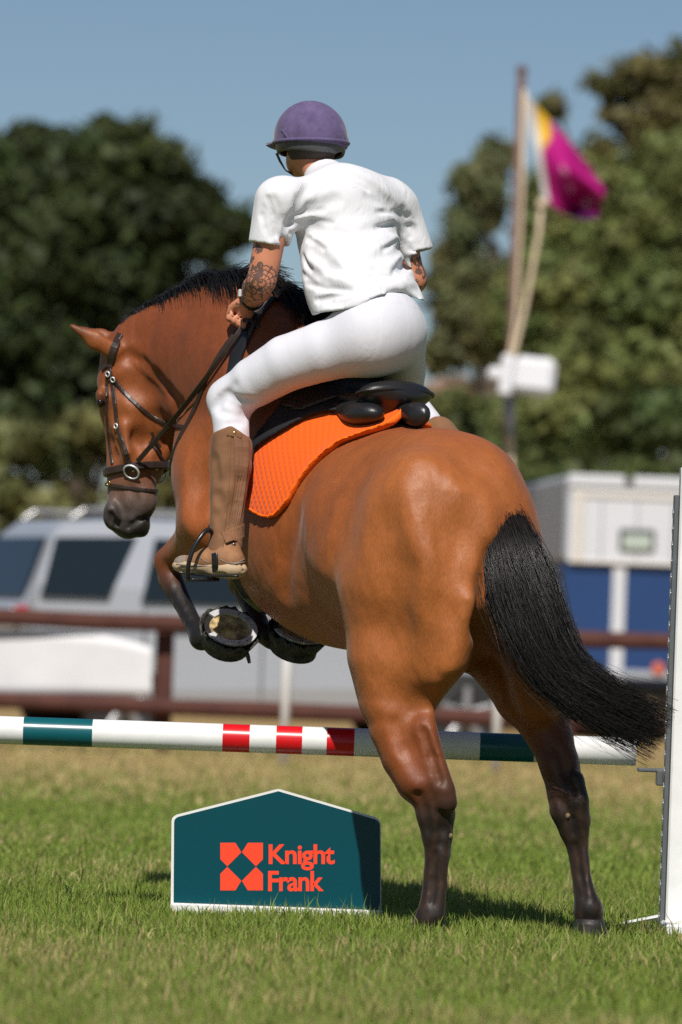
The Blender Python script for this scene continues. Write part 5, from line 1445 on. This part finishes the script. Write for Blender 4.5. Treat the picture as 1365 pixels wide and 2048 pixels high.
# ------------------------------------------------------------------ parked car
M_CARP = mat('silver_car_paint', (.43, .45, .49), rough=.32, metal=.2, spec=.5, coat=.6)
M_GLASS = mat('dark_car_glass', (.012, .018, .022), rough=.06, spec=.6)
M_TYRE = mat('tyre_rubber', (.02, .02, .02), rough=.85)
M_ALLOY = mat('alloy', (.45, .45, .46), rough=.4, metal=.7)
M_LAMP = mat('red_lamp', (.45, .015, .02), rough=.15, spec=.6)
M_LAMPW = mat('clear_lamp', (.85, .82, .8), rough=.15, spec=.6)
M_BLKP = mat('black_plastic', (.03, .03, .032), rough=.6)
def car():
    yaw = math.radians(20); d = 43.4
    corner = G(36, d)
    ux = Vector((math.cos(yaw), math.sin(yaw), 0)); uy = Vector((-math.sin(yaw), math.cos(yaw), 0))
    Lc, Wc = 4.75, 1.86
    root = empty('parked_car', corner + ux * Lc / 2 + uy * Wc / 2, 'silver white estate car with dark windows parked behind the brown fence', 'car')
    def W(a, b, z): return corner + ux * a + uy * b + Vector((0, 0, z))
    # side profile (a along the car from the rear, z), lofted across the width with tumblehome
    prof = [(.10, .42), (.02, .62), (.0, .95), (.05, 1.12), (.14, 1.30), (.30, 1.70), (.40, 1.78), (.8, 1.815), (1.6, 1.825), (2.3, 1.80), (2.75, 1.72), (3.25, 1.36), (3.45, 1.20), (4.1, 1.10), (4.55, 1.0), (4.72, .85), (4.75, .6), (4.68, .40), (4.2, .32), (.5, .32)]
    n = len(prof)
    def inset(z): return .03 + max(0, z - 1.08) * .26
    secs = []
    for t in (0, .5, 1.0):
        pass
    vs = []; fs = []
    rows = [(-1, 0.0), (-.94, .0), (-.8, 0), (0, 0), (.8, 0), (.94, 0), (1, 0)]
    for (u, _) in rows:
        for (a, z) in prof:
            hw = Wc / 2 - inset(z) - (.05 if z < .5 else 0)
            e = 1 - max(0, abs(u) - .8) / .2 * .025 
            zz = z if z < .6 else z - max(0, abs(u) - .8) * .10
            vs.append(W(a * (1 if abs(u) < .9 else 1), Wc / 2 + u * hw, zz))
    for i in range(len(rows) - 1):
        for j in range(n): fs.append((i * n + j, i * n + (j + 1) % n, (i + 1) * n + (j + 1) % n, (i + 1) * n + j))
    fs.append(tuple(range(n - 1, -1, -1))); fs.append(tuple((len(rows) - 1) * n + j for j in range(n)))
    body = MB().add(vs, fs).build('body', M_CARP, root, False)
    def side_pt(a, z, out=.012, side=-1): 
        hw = Wc / 2 - inset(z); return W(a, Wc / 2 + side * (hw + out), z - .02)
    def glass(name, quad):
        for side in (-1, 1):
            mb = MB(); p = [side_pt(a, z, .010, side) for (a, z) in quad]; q = [side_pt(a, z, -.02, side) for (a, z) in quad]; k = len(p)
            f = [tuple(range(k)), tuple(range(2 * k - 1, k - 1, -1))] + [(i, i + k, (i + 1) % k + k, (i + 1) % k) for i in range(k)]
            mb.add(p + q, f).build(name, M_GLASS, root)
    glass('window', [(.18, 1.20), (.40, 1.68), (.78, 1.70), (.78, 1.20)] if False else [(.16, 1.19), (.30, 1.66), (.98, 1.69), (.72, 1.19)])
    glass('window', [(1.0, 1.17), (1.13, 1.68), (1.98, 1.69), (1.98, 1.17)])
    glass('window', [(2.06, 1.17), (2.06, 1.69), (2.62, 1.64), (3.18, 1.17)])
    mb = MB(); rw = [W(.065, .22, 1.16), W(.065, Wc - .22, 1.16), W(.25, Wc - .30, 1.64), W(.25, .30, 1.64)]
    rw = [p - ux * .02 for p in rw]; mb.add(rw + [p + ux * .03 for p in rw], [(0, 1, 2, 3), (7, 6, 5, 4), (0, 4, 5, 1), (1, 5, 6, 2), (2, 6, 7, 3), (3, 7, 4, 0)]).build('rear_window', M_GLASS, root)
    mb = MB(); rw = [W(3.30, .24, 1.36), W(3.30, Wc - .24, 1.36), W(2.80, Wc - .30, 1.70), W(2.80, .30, 1.70)]
    mb.add(rw + [p - ux * .05 - UP * .03 for p in rw], [(3, 2, 1, 0), (4, 5, 6, 7), (0, 1, 5, 4), (1, 2, 6, 5), (2, 3, 7, 6), (3, 0, 4, 7)]).build('windscreen', M_GLASS, root)
    R3 = Matrix.Rotation(yaw, 3, 'Z')
    for b_ in (.10, Wc - .10):
        l = MB().box(W(.01, b_, 1.02), (.10, .16, .13), R3, bev=.02).build('tail_light', M_LAMP, root)
        MB().box(W(-.005, b_ + (.04 if b_ < 1 else -.04), 1.02), (.10, .05, .10), R3, bev=.01).build('reversing_lamp', M_LAMPW, l)
        MB().box(W(4.58, b_ + (.06 if b_ < 1 else -.06), .92), (.22, .26, .13), R3, bev=.03).build('headlight', M_LAMPW, root)
    MB().box(W(.02, Wc / 2, .52), (.16, Wc - .14, .20), R3, bev=.04).build('bumper', M_BLKP, root)
    for b_ in (.16, Wc - .16):
        MB().tube([W(.45, b_ + (.1 if b_ < 1 else -.1), 1.80), W(.55, b_ + (.1 if b_ < 1 else -.1), 1.87), W(2.2, b_ + (.1 if b_ < 1 else -.1), 1.88), W(2.35, b_ + (.1 if b_ < 1 else -.1), 1.80)], .018, 8).build('roof_rail', M_ALLOY, root)
    for (a, b_) in ((.88, -.005), (3.78, -.005), (.88, Wc + .005), (3.78, Wc + .005)):
        c = W(a, b_, .34); sg = -1 if b_ < 1 else 1
        vs, fs = cone_solid(c - uy * sg * .20, uy * sg, UP, [(0, .30), (.02, .335), (.18, .335), (.205, .30), (.20, .23)], 1, 28); w = MB().add(vs, fs).build('wheel', M_TYRE, root, True)
        vs, fs = cone_solid(c, uy * sg, UP, [(-.02, .235), (.004, .235), (.008, .21), (-.01, .20)], 1, 28); rim = MB().add(vs, fs).build('rim', M_BLKP, w, True)
        for k in range(5):
            an = 2 * math.pi * k / 5 + .3; dv = ux * math.cos(an) + UP * math.sin(an)
            MB().tube([c + uy * sg * .008, c + uy * sg * .008 + dv * .225], [.038, .030], 6, squash=(uy, .4)).build('spoke', M_ALLOY, w)
    for side, b_ in ((-1, -.006),):
        for a in (1.02, 2.02, 3.2): MB().box(side_pt(a, .80, .001) + Vector((0, 0, .0)), (.008, .006, .66), R3).build('door_seam', M_BLKP, root)
        for a in (1.35, 2.35): MB().box(side_pt(a, 1.02, .02), (.2, .03, .035), R3, bev=.01).build('door_handle', M_CARP, root)
    MB().box(W(1.0, Wc / 2, 1.87), (.34, .5, .08), R3, bev=.02).build('roof_vent', M_BLKP, root)
    m = MB().box(W(3.02, -.08, 1.17), (.14, .16, .13), R3, bev=.03).build('wing_mirror', M_CARP, root)
car()
# ------------------------------------------------------------------ horse lorry
M_LW = mat('white_lorry_panel', (.58, .59, .62), rough=.45, var=.04, vscale=1.5)
M_LG = mat('grey_lorry_side', (.34, .36, .40), rough=.5, var=.05, vscale=1.5)
M_LT = mat('cream_trim', (.60, .56, .50), rough=.5)
M_LB = mat('blue_lorry_panel', lin(34, 62, 108), rough=.35, var=.05, vscale=2)
def lorry():
    d = 55.0; yaw = math.radians(4)
    c0 = G(1116, d); ux = Vector((math.cos(yaw), math.sin(yaw), 0)); uy = Vector((-math.sin(yaw), math.cos(yaw), 0)); R3 = Matrix.Rotation(yaw, 3, 'Z')
    top = P(1116, 947, d).z; midz = P(1116, 1124, d).z
    root = empty('horse_lorry', c0 + ux * 1.2 + uy * 3, 'white and dark blue horse lorry parked behind the fence on the right', 'lorry')
    def W(a, b, z): return c0 + ux * a + uy * b + Vector((0, 0, z))
    Wd = 2.35; Ln = 6.0
    MB().box(W(Wd / 2, Ln / 2, (top + midz) / 2), (Wd, Ln, top - midz), R3, bev=.05).build('box_body', M_LG, root)
    MB().box(W(Wd / 2, Ln / 2, (midz + .55) / 2 + .0), (Wd - .006, Ln - .006, midz - .56), R3, bev=.02).build('lower_body', M_LB, root)
    h = top - midz
    MB().box(W(Wd / 2, -.02, midz + h / 2), (Wd - .06, .05, h - .02), R3, bev=.01).build('rear_panel', M_LW, root)
    # trim frame and ramp door
    MB().box(W(Wd / 2, -.055, top - .06), (Wd - .02, .05, .12), R3, bev=.015).build('top_trim', M_LW, root)
    MB().box(W(Wd / 2, -.050, top - .20), (Wd - .10, .035, .05), R3, bev=.01).build('trim', M_LT, root)
    MB().box(W(.13, -.052, midz + h * .42), (.09, .04, h * .80), R3, bev=.01).build('trim', M_LT, root)
    MB().box(W(Wd - .13, -.052, midz + h * .42), (.09, .04, h * .80), R3, bev=.01).build('trim', M_LT, root)
    MB().box(W(Wd / 2, -.050, midz + .015), (Wd - .08, .045, .035), R3, bev=.008).build('trim', M_LT, root)
    for a in (.36, .72, 1.08): MB().box(W(a, -.048, midz + h * .42), (.02, .02, h * .7), R3).build('panel_rib', M_LG, root)
    v = MB().box(W(.72, -.058, P(1260, 1080, d).z), (.36, .05, .22), R3, bev=.02).build('vent_window', M_BLKP, root)
    MB().box(W(.72, -.082, P(1260, 1084, d).z), (.29, .02, .15), R3, bev=.01).build('pane', mat('pale_pane', (.42, .48, .42), rough=.15, spec=.6), v)
    MB().box(W(.62, -.025, top - .05), (.10, .12, .10), R3, bev=.01).build('hinge', M_BLKP, root)
    MB().box(W(.56, -.02, midz / 2 + .28), (.13, .03, midz - .60), R3, bev=.006).build('white_stripe', M_LW, root)
    MB().box(W(1.0, -.03, P(1300, 1350, d).z), (1.1, .03, .08), R3, bev=.008).build('bumper_strip', M_LG, root)
    vs, fs = cone_solid(W(.98, -.05, P(1302, 1337, d).z), -uy, UP, [(0, .065), (.012, .065), (.016, .05)], 1, 20); MB().add(vs, fs).build('reflector', mat('orange_reflector', lin(196, 96, 66), rough=.5), root, True)
    for a in (.35, Wd - .35):
        for b in (1.2, 4.8):
            vs, fs = cone_solid(W(a - .14, b, .42), ux, UP, [(0, .38), (.03, .42), (.25, .42), (.28, .38)], 1, 22); MB().add(vs, fs).build('wheel', M_TYRE, root, True)
    MB().box(W(Wd / 2, Ln / 2 - .1, .50), (1.2, Ln - .6, .14), R3).build('chassis', M_BLKP, root)
lorry()
# ------------------------------------------------------------------ flagpole, flag, loudspeaker
DFL = 58.0
M_WOOD = mat('brown_varnished_pole', lin(96, 70, 62), rough=.6, var=.25, vscale=3)
M_ROPE = mat('cream_rope', lin(205, 186, 158), rough=.85, var=.12, vscale=40)
pt = P(1044, 146, DFL); pbm = P(1014, 980, DFL); pbase = Vector((pbm.x + (pbm.x - pt.x) * (pbm.z / (pt.z - pbm.z)), DFL, 0))
fpole = empty('flagpole', pbase, 'tall brown wooden flagpole with cream ropes behind the horse', 'flagpole')
MB().tube([pbase, pbase.lerp(pt, .5), pt], [.062, .055, .046], 14).build('pole', M_WOOD, fpole, True)
vs, fs = cone_solid(pt, (0, 0, 1), (1, 0, 0), [(0, .05), (.02, .062), (.06, .05), (.085, .02)], 1, 12); MB().add(vs, fs).build('truck', M_WOOD, fpole, True)
MB().tube([P(1050, 178, DFL - .08), P(1044, 420, DFL - .08), P(1032, 640, DFL - .08), P(1018, 715, DFL - .08), P(1013, 960, DFL - .09), Vector((pbase.x - .01, DFL - .1, .9))], .018, 8).build('rope', M_ROPE, fpole, True)
MB().tube([P(1084, 405, DFL - .1), P(1078, 470, DFL - .1), P(1050, 620, DFL - .1), P(1026, 715, DFL - .11), P(1022, 800, DFL - .11), P(1024, 960, DFL - .11), Vector((pbase.x + .04, DFL - .12, .9))], .026, 8).build('rope', M_ROPE, fpole, True)
vs, fs = cone_solid(P(1084, 408, DFL - .12), (0, -1, 0), (1, 0, 0), [(-.03, .04), (.0, .055), (.03, .04)], 1, 12); MB().add(vs, fs).build('toggle', M_ROPE, fpole, True)
def flag():
    nu, nv_ = 44, 26; vs = []; C = []
    h0, h1 = (1048, 185), (1086, 398)
    f0, f1 = (1212, 378), (1196, 436)
    for i in range(nu):
        u = i / (nu - 1)
        for j in range(nv_):
            v = j / (nv_ - 1)
            hx = h0[0] + (h1[0] - h0[0]) * v; hy = h0[1] + (h1[1] - h0[1]) * v
            fx = f0[0] + (f1[0] - f0[0]) * v; fy = f0[1] + (f1[1] - f0[1]) * v
            w = u ** .9
            x = hx + (fx - hx) * w; y = hy + (fy - hy) * w + 26 * math.sin(math.pi * u) * (v - .35)
            dep = .34 * math.sin(v * 7.5 + u * 3.2) * u + .10 * math.sin(u * 9 + v * 3)
            vs.append(P(x, y, DFL - .1 + dep))
            mag = (.50, .012, .22)
            c = mag
            if u < .11: c = (.78, .77, .76)
            elif u < .27 and v < .46 - (u - .11) * 1.6: c = (.80, .52, .03)
            elif v > .86: c = (.10, .012, .11) if u > .45 else mag
            bl = [(.42, .46, .05, .06), (.5, .62, .045, .05), (.8, .72, .10, .07), (.86, .5, .06, .05)]
            for (a, b, ra, rb) in bl:
                if ((u - a) / ra) ** 2 + ((v - b) / rb) ** 2 < 1 and math.sin(u * 160) > -.4: c = (.72, .55, .66)
            C.append(c)
    fs = [(i * nv_ + j, i * nv_ + j + 1, (i + 1) * nv_ + j + 1, (i + 1) * nv_ + j) for i in range(nu - 1) for j in range(nv_ - 1)]
    me = bpy.data.meshes.new('flag'); me.from_pydata([tuple(v) for v in vs], [], fs); vcol(me, 'cloth', np.array(C))
    m = mat('flag_cloth', (1, 1, 1), rough=.7, spec=.2, attr='cloth')
    N = m.node_tree.nodes; L = m.node_tree.links; t = N.new('ShaderNodeBsdfTranslucent'); mx = N.new('ShaderNodeMixShader'); mx.inputs[0].default_value = .35
    a = [n for n in N if n.type == 'ATTRIBUTE'][0]; L.new(a.outputs['Color'], t.inputs[0]); o_ = [n for n in N if n.type == 'OUTPUT_MATERIAL'][0]
    L.new(N['Principled BSDF'].outputs[0], mx.inputs[1]); L.new(t.outputs[0], mx.inputs[2]); L.new(mx.outputs[0], o_.inputs[0])
    o = put('flag', me, m, None, True); sm = o.modifiers.new('thick', 'SOLIDIFY'); sm.thickness = .006
    tag(o, 'magenta flag with white hoist and yellow corner drooping from the flagpole', 'flag')
flag()
M_SPK = mat('white_speaker_plastic', (.70, .70, .73), rough=.5)
sp_c = P(1062, 752, DFL - .35)
spk = empty('loudspeaker', sp_c, 'white loudspeaker fixed to the flagpole above the horse rump', 'loudspeaker')
R2 = Matrix.Rotation(.0, 3, 'Y') @ Matrix.Rotation(math.radians(4), 3, 'Y')
mb = MB()
def rbox(cx, cy, w, h, dp, name, bev):
    c = P(cx, cy, DFL - .35); MB().box(c, (w * DFL / FPX, dp, h * DFL / FPX), R2, bev=bev).build(name, M_SPK, spk)
rbox(1068, 752, 84, 72, .36, 'horn', .06); rbox(1013, 752, 26, 82, .40, 'collar', .03); rbox(990, 748, 28, 28, .16, 'driver', .04)
MB().tube([P(1018, 790, DFL - .33), P(1018, 872, DFL - .25)], .055, 10).build('bracket', M_BLKP if False else mat('grey_steel', (.22, .23, .25), rough=.5, metal=.4), spk, True)

# ------------------------------------------------------------------ trees and hedges
def leaf_mat(name, c, c2):
    m = mat(name, c, rough=.6, spec=.25, attr='leaf')
    N = m.node_tree.nodes; L = m.node_tree.links; t = N.new('ShaderNodeBsdfTranslucent'); mx = N.new('ShaderNodeMixShader'); mx.inputs[0].default_value = .22
    a = [n for n in N if n.type == 'ATTRIBUTE'][0]; L.new(a.outputs['Color'], t.inputs[0]); o_ = [n for n in N if n.type == 'OUTPUT_MATERIAL'][0]
    L.new(N['Principled BSDF'].outputs[0], mx.inputs[1]); L.new(t.outputs[0], mx.inputs[2]); L.new(mx.outputs[0], o_.inputs[0])
    return m
M_LEAF = leaf_mat('foliage', (1, 1, 1), (1, 1, 1))
M_BARK = mat('bark', (.10, .075, .055), rough=.95, var=.35, vscale=6, bump=.8, bscale=25, bdist=.03)
def foliage(name, clumps, leaves, size, base, var, seed, parent=None):
    """clumps: list of (centre, radius vector); leaf faces scattered through each"""
    rg = np.random.default_rng(seed); Vs = []; Cs = []
    tot = sum(r.x * r.z for (_, r) in clumps)
    for (c, r) in clumps:
        n = max(60, int(leaves * r.x * r.z / tot))
        dv = rg.normal(0, 1, (n, 3)); dv /= np.linalg.norm(dv, axis=1, keepdims=True)
        rad = np.abs(rg.normal(.60, .40, n))
        p = nv(c) + dv * rad[:, None] * nv(r)
        a1 = rg.normal(0, 1, (n, 3)); a1 /= np.linalg.norm(a1, axis=1, keepdims=True)
        nrm = dv + rg.normal(0, .55, (n, 3)); a1 = np.cross(nrm, a1); a1 /= np.linalg.norm(a1, axis=1, keepdims=True) + 1e-9
        a2 = np.cross(nrm, a1); a2 /= np.linalg.norm(a2, axis=1, keepdims=True) + 1e-9
        s_ = size * rg.uniform(.5, 1.4, n)[:, None]
        q = np.stack([p - a1 * s_, p - a2 * s_ * .55, p + a1 * s_, p + a2 * s_ * .55], 1)
        Vs.append(q.reshape(-1, 3))
        cc = nv(base) * 1.15 * rg.uniform(1 - var, 1 + var) * rg.uniform(.7, 1.3, (n, 1)); cc[:, 0] *= rg.uniform(.80, 1.08)
        Cs.append(np.repeat(cc, 4, 0))
    V = np.concatenate(Vs); C = np.concatenate(Cs); F_ = np.arange(len(V)).reshape(-1, 4)
    me = mesh_np(name, V, F_); vcol(me, 'leaf', C)
    return put(name, me, M_LEAF, parent, False)
def tree(name, d, lobes, label, leaves, size, base, seed, trunk_px=None, group=None, var=.3, sub=9, gap=.62):
    """lobes: (px, py, rx_px, ry_px) crown masses as they show from the field"""
    rg = random.Random(seed); k = d / FPX
    cx = sum(l[0] for l in lobes) / len(lobes) if trunk_px is None else trunk_px
    base_p = G(cx, d); root = empty(name, base_p, label, 'tree', group)
    cl = []; tips = []
    for (x, y, rx, ry) in lobes:
        c = P(x, y, d); R_ = Vector((rx * k, rx * k * .9, ry * k)); tips.append(c); cl.append((c, R_ * .60))
        for _ in range(sub):
            v = Vector((rg.gauss(0, 1), rg.gauss(0, 1), rg.gauss(0, 1))).normalized() * (rg.random() ** .45)
            q = c + Vector((v.x * R_.x, v.y * R_.y, v.z * R_.z)) * .82
            s_ = rg.uniform(.20, .46)
            cl.append((q, Vector((R_.x * s_ + .12, R_.x * s_ + .12, R_.z * s_ * .8 + .12))))
    foliage('crown', cl, leaves, size, base, var, seed, root)
    mb = MB(); h = max(t.z for t in tips); tr = .10 + h * .016
    mid = Vector((base_p.x, base_p.y, h * .5))
    mb.tube([base_p - Vector((0, 0, .2)), base_p.lerp(mid, .5) + Vector((rg.uniform(-.2, .2), 0, 0)), mid, Vector((base_p.x, base_p.y, h * .85))], [tr * 1.25, tr, tr * .75, tr * .25], 10); 
    for t in tips:
        s0 = Vector((base_p.x, base_p.y, min(max(t.z * .45, 1), h * .6)))
        mb.tube([s0, s0.lerp(t, .5) + Vector((0, 0, .2)), t], [tr * .5, tr * .3, tr * .1], 7)
    mb.build('trunk', M_BARK, root, True)
    return root
DARK = (.034, .045, .013); OLIVE = (.060, .070, .020); MIDG = (.122, .134, .040); BRN = (.105, .090, .032)
tree('evergreen_tree', 84, [(10, 400, 170, 140), (190, 420, 160, 140), (330, 440, 110, 100), (60, 560, 210, 130), (250, 590, 170, 100), (420, 470, 75, 75), (120, 720, 220, 110), (-60, 640, 160, 150), (60, 820, 200, 90), (240, 830, 150, 80), (-80, 800, 160, 120), (50, 275, 60, 42), (150, 310, 60, 50), (235, 285, 75, 45), (310, 340, 70, 55), (400, 400, 50, 45), (470, 460, 40, 35)], 'large dark evergreen tree with rounded crown on the left', 70000, .125, DARK, 31, 150, None, .4, 13)
tree('evergreen_tree', 88, [(-250, 420, 180, 170), (-330, 620, 200, 160), (-180, 700, 150, 140)], 'dark evergreen tree cut by the left edge of the picture', 9000, .2, DARK, 32)
tree('broadleaf_tree', 92, [(420, 620, 80, 60), (360, 700, 110, 70), (480, 700, 90, 80), (450, 560, 45, 35)], 'thin dark tree between the evergreen and the rider', 9000, .15, DARK, 33, sub=6)
tree('broadleaf_tree', 90, [(960, 420, 55, 110), (930, 560, 60, 100), (990, 620, 90, 110), (900, 680, 60, 70), (980, 320, 30, 60)], 'slender pale tree with open crown beside the flagpole', 12000, .12, (.12, .118, .05), 34, 960, sub=7)
tree('broadleaf_tree', 86, [(1130, 560, 110, 120), (1230, 420, 120, 120), (1310, 520, 140, 170), (1180, 700, 150, 130), (1330, 720, 150, 130), (1110, 430, 60, 90), (1060, 640, 80, 110), (1330, 360, 110, 90)], 'broad olive green tree behind the lorry on the right', 70000, .115, MIDG, 35, 1250, sub=22)
tree('pine_tree', 98, [(1290, 160, 90, 40), (1220, 175, 50, 28), (1370, 130, 80, 60), (1420, 220, 110, 70), (1340, 210, 60, 30), (1250, 240, 50, 22), (1310, 275, 60, 26), (1390, 300, 80, 40), (1210, 300, 40, 20), (1110, 215, 26, 20)], 'tall pine with flat brownish crown at the top right', 9500, .14, BRN, 36, 1350, sub=8)
tree('broadleaf_tree', 94, [(1480, 460, 140, 160), (1500, 700, 160, 150)], 'green tree cut by the right edge of the picture', 7000, .2, MIDG, 37)
tree('broadleaf_tree', 90, [(-640, 560, 190, 170), (-560, 760, 200, 150), (-760, 760, 160, 150)], 'broad green tree beyond the left side of the field', 12000, .2, MIDG, 40)
tree('broadleaf_tree', 92, [(1850, 520, 190, 180), (1780, 760, 180, 150), (1980, 740, 170, 150)], 'broad green tree beyond the right side of the field', 12000, .2, MIDG, 41)
tree('shrub', 80, [(1060, 840, 70, 90), (970, 860, 80, 80), (1150, 860, 90, 80)], 'rounded shrub behind the flagpole foot', 14000, .13, MIDG, 38, sub=9)
tree('shrub', 80, [(1270, 860, 100, 90), (1390, 850, 90, 90)], 'bushy green shrub above the lorry roof', 9000, .14, (.062, .08, .022), 39, sub=9)
def hedge(d, x0, x1, ytop, ybot, label, leaves, base, seed):
    rg = random.Random(seed); k = d / FPX; cl = []
    n = int((x1 - x0) / 45)
    for i in range(n):
        for j in range(3):
            x = x0 + (x1 - x0) * (i + rg.random()) / n; y = ytop + (ybot - ytop) * (j + rg.random()) / 3
            c = P(x, y, d + rg.uniform(-.5, .5)); c.z = max(c.z, .3); cl.append((c, Vector((rg.uniform(40, 75) * k, .5, rg.uniform(30, 50) * k))))
    o = foliage('hedge', cl, leaves, .13, base, .3, seed)
    tag(o, label, 'hedge')
hedge(72, -1100, 470, 850, 1240, 'sunlit olive hedge behind the silver car on the left', 52000, (.125, .122, .045), 51)
hedge(75, 400, 1000, 790, 1250, 'green hedge between the car and the lorry', 20000, (.075, .085, .026), 52)
hedge(73, 950, 2500, 930, 1250, 'dark green hedge behind the lorry', 24000, (.06, .075, .022), 53)
# small house roof glimpsed past the saddle
M_HW = mat('pale_render', (.50, .42, .34), rough=.85, var=.08, vscale=1); M_HR = mat('brown_roof', (.24, .14, .10), rough=.8, var=.2, vscale=3)
hb = G(905, 105); hz0 = P(900, 800, 105).z; hz1 = P(900, 748, 105).z
hs = empty('house', hb, 'pale house gable glimpsed between the trees right of the saddle', 'house')
MB().box((hb.x - .1, 108, hz0 / 2), (2.6, 6, hz0), bev=.02).build('wall', M_HW, hs)
rf = MB(); x_, w_ = hb.x - .1, 1.5
rf.add([(x_ - w_, 104.8, hz0), (x_ + w_, 104.8, hz0), (x_, 104.8, hz1), (x_ - w_, 111.2, hz0), (x_ + w_, 111.2, hz0), (x_, 111.2, hz1)], [(0, 1, 2), (5, 4, 3), (0, 2, 5, 3), (1, 4, 5, 2), (0, 3, 4, 1)]); rf.build('roof', M_HR, hs)
MB().box((hb.x - .1, 104.97, hz0 * .75), (.7, .08, .9), bev=.02).build('window', M_GLASS, hs)
